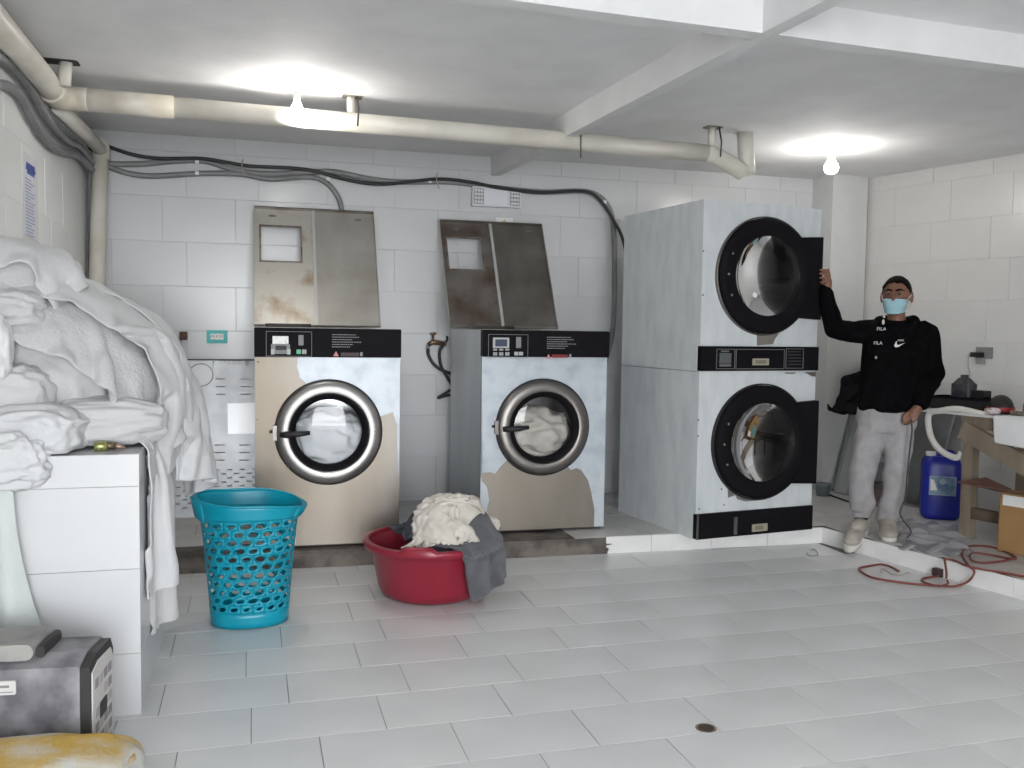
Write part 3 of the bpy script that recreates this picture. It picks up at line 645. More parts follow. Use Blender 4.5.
# conduit clips
for i, (px, py) in enumerate(((197, 162), (197, 173), (328, 179), (430, 181), (605, 202))):
    p = atY(px, py, CY-.02); o = MB().rbox((-.012, -.006, -.012), (.012, .006, .012), .004).build('conduit_clip', M_white, None, p); tag(o, ('white clip on upper grey conduit above the perforated sheet', 'white clip on lower grey conduit above the perforated sheet', 'white clip where the conduit bends down behind the bright lid', 'white clip on the conduit left of the emergency light', 'white clip at the conduit bend beside the tall dryer')[i], 'clip', 'conduit clips')
for i, (px, py) in enumerate(((243, 168), (436, 181))):
    p = atY(px, py, CY); o = MB().tube([(0, -.05, .05), (-.008, -.06, .0), (.004, -.055, -.045), (.02, -.05, -.06)], .004, 6).build('tie_wire', mat('tie_wire', (.35, .32, .25), .5), None, p); tag(o, ('twisted tie wire around the cables left of the bright lid', 'twisted tie wire around the cables beside the emergency light')[i], 'wire', 'tie wires')
# ------------------------------------------------------------------ wall fittings
def wframe(x, y, Y=YW-.006): p = atY(x, y, Y); return p
def wall_box(name, label, cat, a, b, dep, material, r=.006):
    p0, p1 = atY(*a, YW-.006-dep), atY(*b, YW-.006-dep); c = (p0+p1)/2
    t = thing(name, label, cat, (c.x, YW-.004, c.z)); hw, hh = abs(p1.x-p0.x)/2, abs(p1.z-p0.z)/2
    MB().rbox((-hw, -dep, -hh), (hw, 0, hh), r).build('housing', material, t); return t, hw, hh
t, hw, hh = wall_box('emergency_light', 'white emergency light box with two lens ends on back wall', 'emergency light', (472.5, 186), (521, 208), .05, mat('lamp_housing', (.62, .63, .66), .45))
MB().rbox((-hw*.52, -.056, -hh*.86), (hw*.42, -.05, hh*.8), .005).build('cover', mat('lamp_cover', (.70, .71, .76), .35), t)
for sx in (-1, 1):
    ln = MB().rbox((sx*hw*.74-hw*.2, -.055, -hh*.8), (sx*hw*.74+hw*.2, -.05, hh*.8), .004).build('lens', M_ring, t)
    for i in range(3):
        for j in range(4):
            MB().lathe([(.0005, -.062), (.007, -.060), (.011, -.055)], 8, 'y', (sx*hw*.74+(i-1)*hw*.12, 0, (j-1.5)*hh*.4)).build('led', mat('led_lens', (.75, .75, .78), .12), ln)
t, hw, hh = wall_box('warning_sticker', 'small warning sticker with yellow triangle above the dull lid', 'sticker', (496, 217.5), (513, 225), .0012, M_white, .002)
MB().poly([(-hh*.8, -.0022, -hh*.7), (hh*.8, -.0022, -hh*.7), (0, -.0022, hh*.75)], 0, (0, .001, 0)).build('triangle', mat('warning_yellow', (.55, .50, .08), .5), t)
MB().poly([(-hh*.4, -.003, -hh*.5), (hh*.4, -.003, -hh*.5), (0, -.003, hh*.3)], 0, (0, .0008, 0)).build('triangle_centre', mat('sticker_pale', (.7, .68, .5), .5), t)
t, hw, hh = wall_box('wall_outlet', 'teal double wall outlet beside the leaning perforated sheet', 'outlet', (206.5, 330), (227.5, 343.5), .018, mat('teal_plastic', (.03, .46, .44), .4), .008)
for sx in (-1, 0, 1):
    s_ = MB().rbox((sx*hw*.42-.014, -.021, -.02), (sx*hw*.42+.014, -.018, .022), .004).build('socket', M_white, t)
    for u in (-.005, .005): MB().box((sx*hw*.42+u-.0015, -.0222, -.004), (sx*hw*.42+u+.0015, -.021, .012)).build('slot', M_blackm, s_)
p = atY(183.5, 336, YW-.03)
t = thing('pipe_stub', 'rusty brown capped pipe stub beside the teal outlet', 'pipe', p)
MB().rbox((-.025, -.03, -.028), (.025, .02, .03), .008).build('cap', mat('rust_cap', (.12, .045, .03), .7, c2=(.06, .03, .025), vscale=30), t)
MB().tube([(-.018, 0, -.02), (-.03, .005, -.06)], .012, 10).build('spout', mat('stub_grey', (.4, .4, .4), .5), t)
# water tap with hoses between the washers
p = atY(433, 343, 6.60)
t = thing('water_tap', 'brass water tap with two black hoses between the washing machines', 'water tap', p)
M_brass = mat('old_brass', (.30, .20, .12), .4, .7, c2=(.16, .11, .08), vscale=30)
def v6(x, y, Y=6.6): return atY(x, y, Y)-p
MB().tube([v6(428, 345), v6(433, 342), v6(446, 344)], [.017, .02, .017], 12).build('body', M_brass, t)
MB().tube([v6(433, 342), v6(433, 335)], .009, 10).build('stem', M_brass, t)
MB().tube([v6(430, 334), v6(436, 333.5)], .010, 10).build('knob', M_brass, t)
MB().tube([v6(428, 345), v6(428, 349)], .013, 10).build('outlet', mat('steel_nut', (.5, .5, .5), .3, 1.), t)
MB().tube(catmull([v6(428, 349), v6(428.5, 355), v6(433, 363), v6(440, 369), v6(452, 374)], 5), .012, 10).build('hose', M_cable, t)
MB().tube(catmull([v6(443, 346), v6(440, 350), v6(439.5, 357), v6(441.5, 367), v6(446, 375), v6(452, 385)], 5), .012, 10).build('hose', M_cable, t)
MB().tube(catmull([v6(447, 336), v6(447, 340), v6(443, 346)], 5), .009, 10).build('hose', M_cable, t)
MB().tube(catmull([v6(452, 389), v6(444, 394), v6(438, 398), v6(445, 396), v6(454, 394)], 5), .011, 10).build('hose', M_cable, t)
# notice sheet on the left wall
t = thing('wall_notice', 'tall white paper notice with blue lettering on the left wall', 'notice')
a, b = atX(23, 150, XL+.006), atX(37, 158, XL+.006); zt, zb_ = atX(23, 151, XL+.006).z, atX(23, 252, XL+.006).z
MB().box((XL+.005, a.y, zb_), (XL+.0065, b.y, zt)).build('sheet', mat('notice_paper', (.72, .73, .76), .5), t)
M_blue = mat('blue_ink', (.10, .14, .45), .6); yy = (a.y+b.y)/2; hgt = zt-zb_
for k, (f, w_) in enumerate(((.10, .8), (.135, .9), (.17, .7))): MB().box((XL+.0066, yy-(b.y-a.y)*.38*w_, zt-hgt*f-.012), (XL+.0072, yy+(b.y-a.y)*.38*w_, zt-hgt*f+.010)).build('heading', M_blue, t)
for k in range(22):
    z = zt-hgt*(.25+.033*k); w_ = random.uniform(.4, .9); y0 = a.y+(b.y-a.y)*.1
    MB().box((XL+.0066, y0, z-.004), (XL+.0072, y0+(b.y-a.y)*.8*w_, z+.004)).build('text_line', mat('faded_ink', (.40, .42, .60), .6), t)
# ------------------------------------------------------------------ perforated sheet leaning left of the washer
def perf():
    # sheet in the plane from the platform up to the wall, slots are real openings
    yb, yt = 6.34, 6.57; b0 = atZ(190, 513, ZK); zt = atY(220, 360, yt).z
    xr = atY(258, 420, 6.45).x+.06; xl_ = xr-.62
    o = Vector((xl_, yb, ZK)); ez = Vector((0, yt-yb, zt-ZK)); hgt = ez.length; ez.normalize(); ex = Vector((1, 0, 0)); ey = ez.cross(ex)
    t = thing('perforated_sheet', 'slotted stainless sheet leaning on back wall left of the washers', 'metal sheet')
    t.matrix_world = Matrix(((ex.x, ey.x, ez.x, o.x), (ex.y, ey.y, ez.y, o.y), (ex.z, ey.z, ez.z, o.z), (0, 0, 0, 1)))
    def loc(px, py):
        q = onplane(px, py, o, ey)-o; return q.dot(ex), q.dot(ez)
    slots = []
    for r_ in range(3):
        for px in (220.5, 245.5):
            slots.append((*loc(px, 379+7.6*r_), .032 if px > 230 else .032, .0035))
            slots.append((*loc(px-1, 445+7.6*r_), .034, .0035))
    rows = []
    z0 = loc(220, 470)[1]; k = 0
    while z0 > .05:
        x = .02+(.045 if k % 2 else 0)
        while x < .60: slots.append((x+.02, z0, .0165, .0042)); x += .083
        z0 -= .0275; k += 1
    xs = sorted(set([0, .62] + [round(v, 4) for s in slots for v in (max(0, s[0]-s[2]), min(.62, s[0]+s[2]))])); zs = sorted(set([0, hgt] + [round(v, 4) for s in slots for v in (s[1]-s[3], s[1]+s[3])]))
    cc = loc(201, 375); R = .075
    m = MB(); vid = {}
    def vv(i, j):
        if (i, j) not in vid: vid[(i, j)] = len(m.v); m.v.append((xs[i], 0, zs[j]))
        return vid[(i, j)]
    for j in range(len(zs)-1):
        zm = (zs[j]+zs[j+1])/2; act = [s for s in slots if abs(zm-s[1]) < s[3]]
        i = 0
        while i < len(xs)-1:
            xm = (xs[i]+xs[i+1])/2
            if any(abs(xm-s[0]) < s[2] for s in act): i += 1; continue
            e = i+1
            while e < len(xs)-1 and not any(abs((xs[e]+xs[e+1])/2-s[0]) < s[2] for s in act): e += 1
            m.f.append((vv(i, j), vv(e, j), vv(e, j+1), vv(i, j+1))); m.sm.append(False); i = e
    ob = m.build('sheet', mat('sheet_steel', (.62, .635, .65), .34, .75, c2=(.50, .515, .53), vscale=5), t, fix=False)
    sd = ob.modifiers.new('s', 'SOLIDIFY'); sd.thickness = .002
    MB().box((0, -.012, hgt-.003), (.62, .002, hgt+.003)).build('top_flange', M_dark, t)
    MB().lathe([(R, -.003), (R+.006, -.004), (R+.006, 0)], 32, 'y', (cc[0], 0, cc[1])).build('round_cutout_rim', M_grey, t)
    MB().disc(R, -.0025, 32, 'y', (cc[0], 0, cc[1])).build('round_plate', mat('plate_grey', (.62, .63, .64), .4, .6), t)
    f0, f1 = loc(227.5, 403.5), loc(262, 433.5)
    MB().poly([(f0[0], -.003, f0[1]), (f1[0], -.003, f0[1]+.004), (f1[0], -.003, f1[1]), (f0[0]+.003, -.003, f1[1])], 0, (0, .001, 0)).build('reflection_patch', mat('reflection_patch', (.95, .96, .97), .35, .8), t)  # pale steel square painted in for the reflection of the bright doorway
    m = MB()
    for k in range(26):   # torn film scraps at the top
        x = random.uniform(.24, .60); h_ = random.uniform(.01, .06); w_ = random.uniform(.008, .02)
        m.poly([(x, -.003, hgt-.004), (x+w_, -.003, hgt-.004), (x+w_*random.uniform(.2, .9), -.003, hgt-.004-h_)], 0, (0, .0006, 0))
    fs = m.build('film_scraps', mat('pale_film', (.72, .74, .75), .4), t)
perf()
# ================================================================== cloth: a small position based solver
def sd_ell(c, r):
    c = np.array(c, float); r = np.array(r, float)
    def f(p):
        q = (p-c)/r; k = np.linalg.norm(q, axis=1)+1e-9; g = q/r; gl = np.linalg.norm(g, axis=1)[:, None]+1e-9
        return (k-1)*k/ (gl[:, 0]+1e-9), g/gl
    return f
def sd_box(a, b, rnd=.01):
    a = np.array(a, float)+rnd; b = np.array(b, float)-rnd; c = (a+b)/2; h = (b-a)/2
    def f(p):
        q = p-c; d = np.abs(q)-h; out = np.maximum(d, 0); lo = np.linalg.norm(out, axis=1); mi = np.max(d, axis=1)
        sd = np.where(mi > 0, lo, mi)-rnd
        n = out*np.sign(q); nn = np.linalg.norm(n, axis=1)[:, None]
        ax = np.argmax(d, axis=1); nin = np.zeros_like(p); nin[np.arange(len(p)), ax] = np.sign(q[np.arange(len(p)), ax])
        return sd, np.where(nn > 1e-9, n/(nn+1e-12), nin)
    return f
def sd_cone(c, r0, r1, h):
    c = np.array(c, float); sl = (r1-r0)/h; cs = 1/math.sqrt(1+sl*sl)
    def f(p):
        q = p-c; rr = np.linalg.norm(q[:, :2], axis=1)+1e-9; er = np.stack([q[:, 0]/rr, q[:, 1]/rr, 0*rr], 1)
        ds = (rr-(r0+sl*q[:, 2]))*cs; dt = q[:, 2]-h
        n1 = er*cs; n1[:, 2] = -sl*cs; n2 = np.zeros_like(p); n2[:, 2] = 1
        use = (ds > dt)[:, None]; return np.maximum(ds, dt), np.where(use, n1, n2)
    return f
def sd_floor(z):
    def f(p):
        n = np.zeros_like(p); n[:, 2] = 1; return p[:, 2]-z, n
    return f
def drape(nu, nv, w, h, place, colls, steps=260, fric=.5, seed=1, bend=.25, iters=7, margin=.008, jit=.02, shrink=1., drag=.985, pin=None):
    rng = np.random.RandomState(seed)
    U, V = np.meshgrid(np.linspace(0, 1, nu), np.linspace(0, 1, nv), indexing='ij')
    P = np.array([[list(place(U[i, j], V[i, j])) for j in range(nv)] for i in range(nu)], float)
    # smooth random waviness to seed folds
    for _ in range(5):
        k = rng.normal(0, 1, 2)*9; ph = rng.uniform(0, 6.28); a = jit*rng.uniform(.4, 1)
        P[:, :, 2] += a*np.sin(k[0]*U*w*2+k[1]*V*h*2+ph); P[:, :, 0] += .4*a*np.cos(k[1]*V*h*2+ph)
    du, dv = w/(nu-1)*shrink, h/(nv-1)*shrink; dd = math.hypot(du, dv)
    O = P.copy(); dt2 = 9.8*(1/60.)**2*.35
    sl = lambda i, j, si, sj: None
    cons = []
    def addc(oi, oj, L, k):
        for par in range(2):
            if oi == 0: A = (slice(None), slice(par*oj, nv-oj, None))
            cons.append((oi, oj, L, k, par))
    for oi, oj, L, k in ((1, 0, du, 1.), (0, 1, dv, 1.), (1, 1, dd, .6), (1, -1, dd, .6), (2, 0, 2*du, bend), (0, 2, 2*dv, bend), (4, 0, 4*du, bend*.5), (0, 4, 4*dv, bend*.5)):
        cons.append((oi, oj, L, k))
    def solve():
        for oi, oj, L, k in cons:
            # jacobi-free: two passes over alternating blocks
            for par in range(2):
                if oj >= 0:
                    A = P[:nu-oi or None, :nv-oj or None]; B = P[oi:, oj:]
                else:
                    A = P[:nu-oi, -oj:]; B = P[oi:, :nv+oj]
                st = max(oi, abs(oj))
                if oi: idx = (np.arange(A.shape[0])//oi) % 2 == par; a = A[idx]; b = B[idx]
                else: idx = (np.arange(A.shape[1])//abs(oj)) % 2 == par; a = A[:, idx]; b = B[:, idx]
                d = b-a; ln = np.sqrt((d*d).sum(-1))+1e-9; e = (ln-L)/ln*.5*k
                if st > 1: e = np.where(ln < L, e, e*.3)
                cr = d*e[..., None]
                if oi: A[idx] = a+cr; B[idx] = b-cr
                else: A[:, idx] = a+cr; B[:, idx] = b-cr
    for s_ in range(steps):
        vel = (P-O)*drag; vl = np.sqrt((vel**2).sum(-1, keepdims=True)); vel *= np.minimum(1, .02/(vl+1e-9))
        O = P.copy(); P = P+vel; P[:, :, 2] -= dt2
        for _ in range(iters):
            solve()
        F_ = P.reshape(-1, 3); Of = O.reshape(-1, 3)
        for c in colls:
            sd, n = c(F_); hit = sd < margin
            if hit.any():
                F_[hit] += n[hit]*(margin-sd[hit])[:, None]
                mv = F_[hit]-Of[hit]; tn = mv-n[hit]*(mv*n[hit]).sum(1)[:, None]; F_[hit] -= tn*fric
        if pin is not None:
            if s_ == pin[0]: keep = P.copy(); msk = (V < pin[1])
            elif s_ > pin[0]: P[msk] = keep[msk]
    return P
def crumple(P, a1, s1, a2=0, s2=8, seed=0, axis=(1, 1, 1)):
    du = np.gradient(P, axis=0); dv = np.gradient(P, axis=1); n = np.cross(du, dv); n /= np.linalg.norm(n, axis=2)[..., None]+1e-9
    off = Vector((seed*3.1, seed*1.7, seed*.9)); Q = P.copy()
    for i in range(P.shape[0]):
        for j in range(P.shape[1]):
            p = Vector((P[i, j, 0]*axis[0], P[i, j, 1]*axis[1], P[i, j, 2]*axis[2])); w = noise.noise_vector(p*s1*.6+off)*.5
            r = 1-2.2*abs(noise.noise(p*s1+w+off)); r2 = 1-2.2*abs(noise.noise(p*s2+w*2+off))
            Q[i, j] += n[i, j]*(a1*r+a2*r2)*(1 if n[i, j, 2] >= 0 else -1)
    return Q
def cloth_obj(name, P, material, label, cat='sheet', group=None, thick=.006, sub=1, parent=None):
    P = P.copy(); P[..., 0] = np.maximum(P[..., 0], XL+.02)
    m = MB(); nu, nv = P.shape[:2]
    m.grid([[tuple(P[i, j]) for j in range(nv)] for i in range(nu)])
    c = P.reshape(-1, 3); 
    o = m.build(name, material, parent, fix=False)
    sd = o.modifiers.new('thickness', 'SOLIDIFY'); sd.thickness = thick; sd.offset = 0
    if sub: ss = o.modifiers.new('smooth', 'SUBSURF'); ss.levels = sub; ss.render_levels = sub
    if label: tag(o, label, cat, group)
    return o
M_sheet = mat('white_cotton', (.55, .55, .555), .9, var=.05, vscale=4, bump=.25, bscale=160, sheen=.2)
M_quilt = mat('white_quilt', (.53, .53, .53), .9, var=.05, vscale=4, bump=.5, bscale=70, sheen=.2)
M_sheetw = mat('bright_cotton', (.61, .615, .625), .9, var=.04, vscale=4, bump=.2, bscale=160)
M_terry = mat('grey_terry', (.105, .108, .125), .95, var=.25, vscale=14, bump=.9, bscale=240, sheen=.3)
M_terryd = mat('dark_slate_cloth', (.06, .064, .085), .9, var=.25, vscale=10, bump=.3, bscale=120)
M_cream = mat('cream_cloth', (.66, .62, .56), .9, var=.10, vscale=8, bump=.3, bscale=120)
def blob(name, c, r, material, label, cat, group=None, seed=0, amp=.1, fs=2.2, nu=56, nv=36, flat=None, ax=(1, 1, 1), rot=0, power=.8, parent=None):
    rng = random.Random(seed); off = Vector((rng.uniform(-9, 9), rng.uniform(-9, 9), rng.uniform(-9, 9)))
    rows = []; ca, sa = math.cos(rot), math.sin(rot)
    for i in range(nv+1):
        th = PI*i/nv; row = []
        for k in range(nu):
            ph = 2*PI*k/nu; d = Vector((math.sin(th)*math.cos(ph), math.sin(th)*math.sin(ph), math.cos(th)))
            q = Vector((d.x*ax[0], d.y*ax[1], d.z*ax[2]))*fs + off
            wv = noise.noise_vector(q*.7)*.8
            n1 = 1-abs(noise.noise(q+wv))*2; n2 = 1-abs(noise.noise(q*2.1+wv*2))*2; n3 = noise.noise(q*4.5)
            s = 1 + amp*(n1*.9+n2*.45+n3*.2-.6)
            sx = math.copysign(abs(d.x)**power, d.x); sy = math.copysign(abs(d.y)**power, d.y); sz = math.copysign(abs(d.z)**power, d.z)
            p = Vector((sx*r[0], sy*r[1], sz*r[2]))*s
            if flat is not None and p.z < flat: p.z = flat + (p.z-flat)*.03
            row.append((p.x*ca-p.y*sa, p.x*sa+p.y*ca, p.z))
        rows.append(row+[row[0]])
    m = MB(); m.grid(rows)
    o = m.build(name, material, parent, c); bm = bmesh.new(); bm.from_mesh(o.data); bmesh.ops.remove_doubles(bm, verts=bm.verts, dist=1e-5); bmesh.ops.recalc_face_normals(bm, faces=bm.faces); bm.to_mesh(o.data); bm.free()
    for p_ in o.data.polygons: p_.use_smooth = True
    ss = o.modifiers.new('smooth', 'SUBSURF'); ss.levels = 1; ss.render_levels = 1
    if label: tag(o, label, cat, group)
    return o
# ------------------------------------------------------------------ tiled counter on the left
CX = -.392; CYF, CYB = 3.385, 4.22; CZ = .938
counter = thing('tiled_counter', 'white tiled masonry counter under the heap of laundry', 'counter', (XL+.009, CYF, 0))
W_ = CX-XL-.009; D_ = CYB-CYF
MB().box((.004, .008, 0), (W_-.008, D_-.004, CZ-.008)).build('core', M_grout, counter)
def ctile(w, h, M): 
    o = put_tile('counter', w, h, .008, mat('counter_glaze', (.65, .655, .665), .22, var=.03, vscale=2), counter, M, .0016, .0008, .0008)
for k, z0, z1 in ((0, 0, .225), (1, .225, .53), (2, .53, .825), (3, .825, CZ)):
    zm = (z0+z1)/2
    for x0, x1 in (((0, W_),) if k != 9 else ()):
        for j, a_, b_ in rows_of(0, W_, W_-.70, .70):
            ctile(b_-a_, z1-z0, Matrix(((1, 0, 0, (a_+b_)/2), (0, 0, -1, .008), (0, 1, 0, zm), (0, 0, 0, 1))))
    for j, a_, b_ in rows_of(0, D_, 0, .46):
        ctile(b_-a_, z1-z0, Matrix(((0, 0, 1, W_-.008), (1, 0, 0, (a_+b_)/2), (0, 1, 0, zm), (0, 0, 0, 1))))
for j, a_, b_ in rows_of(0, W_, W_-.46, .46):
    for i, c_, d_ in rows_of(0, D_, 0, .30):
        ctile(b_-a_, d_-c_, Matrix.Translation(((a_+b_)/2, (c_+d_)/2, CZ-.008)))
# brass valve lying on the counter
p = atZ(110, 446, CZ+.018)
t = thing('brass_fitting', 'small brass valve fitting lying on the white counter edge', 'brass fitting', (p.x, p.y, CZ+.018), .12)
M_br = mat('bright_brass', (.50, .46, .20), .35, .8, c2=(.25, .30, .12), vscale=60)
MB().tube([(-.052, 0, 0), (-.05, 0, 0), (-.012, 0, 0), (-.008, 0, 0)], [.016, .018, .018, .014], 12).build('body', M_br, t)
MB().tube([(-.02, 0, .004), (.018, 0, .0)], .013, 8).build('nut', mat('dark_brass', (.16, .13, .08), .4, .7), t)
MB().tube([(.015, 0, 0), (.05, .004, -.008)], [.009, .006], 8).build('thread', mat('copper_end', (.45, .30, .22), .4, .6), t)
# ------------------------------------------------------------------ heap of laundry
cbox = sd_box((XL-.3, CYF, -.2), (CX, CYB, CZ), .012)
def ppx(x, y, Y): return np.array(atY(x, y, Y))
mA = sd_ell((-.78, 3.90, 1.02), (.42, .40, .50)); mB = sd_ell((-1.0, 3.98, 1.20), (.34, .36, .50)); mC = sd_ell((-.41, 4.02, .90), (.16, .24, .27))
mD = sd_ell((-.62, 3.93, 1.12), (.26, .34, .30))
lw = sd_box((XL-.5, 2, -.2), (XL+.008, 6, 3), .002)
G = 'white laundry heaped on the tiled counter'
# core bundle (supports the sheets on top)
blob('laundry_bundle', (-.74, 3.90, 1.15), (.28, .30, .34), M_sheet, 'crumpled white bundle buried inside the laundry heap', 'laundry', G, 3, .15, 3.0, flat=-.21, power=.85)
# 1 quilted sheet over the heap
flr = sd_floor(.006)
P = drape(64, 60, 1.10, .98, lambda u, v: (-1.03+u*.86, 3.60+v*.72, 1.66+.10*math.sin(u*3)), [cbox, mA, mB, mD, lw, flr], 150, .85, 5, .22, 6, jit=.05)
P = crumple(P, .016, 4.2, .006, 11, 2, (1, 1, .7))
cloth_obj('quilted_sheet', P, M_quilt, 'large white quilted sheet over the middle of the laundry heap', 'sheet', G, .012)
# 2 long sheet running down the far right side of the heap
big = [cbox, sd_ell((-.78, 3.90, 1.03), (.46, .46, .54)), sd_ell((-1.0, 3.98, 1.20), (.38, .42, .55)), sd_ell((-.37, 4.05, .93), (.17, .26, .30)), sd_ell((-.60, 3.96, 1.12), (.33, .40, .36)), lw, flr]
P = drape(40, 80, .62, 1.22, lambda u, v: (-.98+v*.95+u*.02, 3.90+u*.46-v*.02, 1.80-.30*v), big, 170, .6, 11, .16, 6, jit=.06, pin=(70, .45))
P = crumple(P, .018, 5, .006, 13, 4, (1, 1, .5))
cloth_obj('long_sheet', P, M_sheetw, 'long white sheet trailing down the right side of the heap', 'sheet', G, .008)
P = drape(30, 70, .34, 1.15, lambda u, v: (-.92+v*.86+u*.02, 3.66+u*.22+v*.10, 1.80-.30*v), big, 150, .7, 13, .16, 6, jit=.05, pin=(60, .6))
P = crumple(P, .016, 6, .005, 13, 7, (1, 1, .5))
cloth_obj('long_sheet', P, M_sheet, 'narrow white sheet twisted along the slope of the heap', 'sheet', G, .008)
# 3 two cloths hanging over the counter side
P = drape(46, 58, .52, .84, lambda u, v: (-.60+v*.84, 3.74+u*.30, CZ+.014), [cbox, flr], 170, .5, 23, .10, 6, jit=.012, pin=(1, .25))
P = crumple(P, .014, 6, .004, 13, 9, (1, 1, .35))
cloth_obj('hanging_sheet', P, M_sheet, 'white sheet hanging in folds over the counter side edge', 'sheet', G, .008)
P = drape(40, 48, .42, .64, lambda u, v: (-.54+v*.64, 3.58+u*.20, CZ+.022), [cbox, flr], 170, .5, 29, .10, 6, margin=.014, jit=.012, pin=(1, .23))
P = crumple(P, .012, 7, .004, 13, 10, (1, 1, .35))
cloth_obj('hanging_towel', P, M_sheetw, 'white towel draped over the counter corner beside brass fitting', 'towel', G, .008)
# 4 folded bundle lying along the counter, bundles in front
blob('folded_sheet', (-.53, 3.64, 1.03), (.21, .13, .092), M_sheet, 'folded white sheet roll on the counter behind the brass fitting', 'sheet', G, 8, .14, 1.6, flat=-.08, ax=(.5, 1, 1.6), rot=.12)
blob('pillow_bundle', (-.745, 3.50, 1.01), (.17, .14, .095), M_sheetw, 'puffy white bundle at the front of the counter', 'laundry', G, 12, .16, 1.7, flat=-.065, rot=-.1)
blob('crumpled_towel', (-.80, 3.375, .925), (.125, .085, .095), M_sheetw, 'crumpled white towel spilling over the counter front edge', 'towel', G, 19, .26, 2.4)
blob('laundry_bundle', (-.84, 3.60, 1.14), (.14, .12, .105), M_sheet, 'round white bundle stacked above the puffy bundle', 'laundry', G, 21, .14, 1.9)
blob('white_bag', (-.90, 3.50, 1.30), (.085, .10, .13), mat('white_bag_film', (.85, .85, .85), .5, var=.04), 'bright white stuffed bag at the left edge of the heap', 'bag', G, 31, .14, 2.2)
blob('folded_towel', (-.86, 3.80, 1.565), (.17, .16, .10), M_sheet, 'thick folded white towel on top of the heap', 'towel', G, 41, .2, 1.7, ax=(.6, 1, 1.6), rot=.3)
blob('folded_towel', (-.87, 3.66, 1.43), (.14, .12, .085), M_quilt, 'rolled white towel below the topmost folded towel', 'towel', G, 44, .2, 1.7, ax=(.6, 1, 1.6), rot=.1)
P = drape(30, 34, .5, .55, lambda u, v: (-1.03+u*.42, 3.62+v*.46, 1.86), [mA, mB, sd_ell((-.86, 3.80, 1.555), (.20, .19, .13)), lw], 110, .85, 51, .2, 6, jit=.06); P = crumple(P, .022, 5, .008, 11, 12)
cloth_obj('crumpled_sheet', P, M_sheet, 'crumpled white sheet covering the top of the heap', 'sheet', G, .010)
# pale cloth hanging in front of the counter
P = []
for i in range(40):
    u = i/39; row = []
    for j in range(40):
        v = j/39; x = -.93+.15*u+.05*v*v*u*2; z = .90-.60*v
        row.append((x, 3.345-.035*math.sin(u*9+v*2)*v-.05*v, z))
    P.append(row)
cloth_obj('hanging_towel', np.array(P), mat('pale_green_cloth', (.62, .66, .64), .9, var=.08, vscale=5, bump=.3, bscale=120), 'pale greenish towel hanging down the counter front', 'towel', None, .012)
# ------------------------------------------------------------------ laundry seen through the washer doors
for fr, c, nm, lab, mm, amp in ((F1, c1, 0, 'white washing behind the door glass of the washer nearer the basket', mat('wet_white', (.86, .88, .90), .8, var=.08, vscale=7), .22), (F2, c2, 1, 'cream washing behind the door glass of the washer beside the dryers', M_cream, .25)):
    p = fr.w(c[0], .225, c[1]-.075)
    blob('wet_laundry', p, (.235, .19, .175), mm, lab, 'laundry', 'washing inside the drums', 60+nm, amp, 2.0)
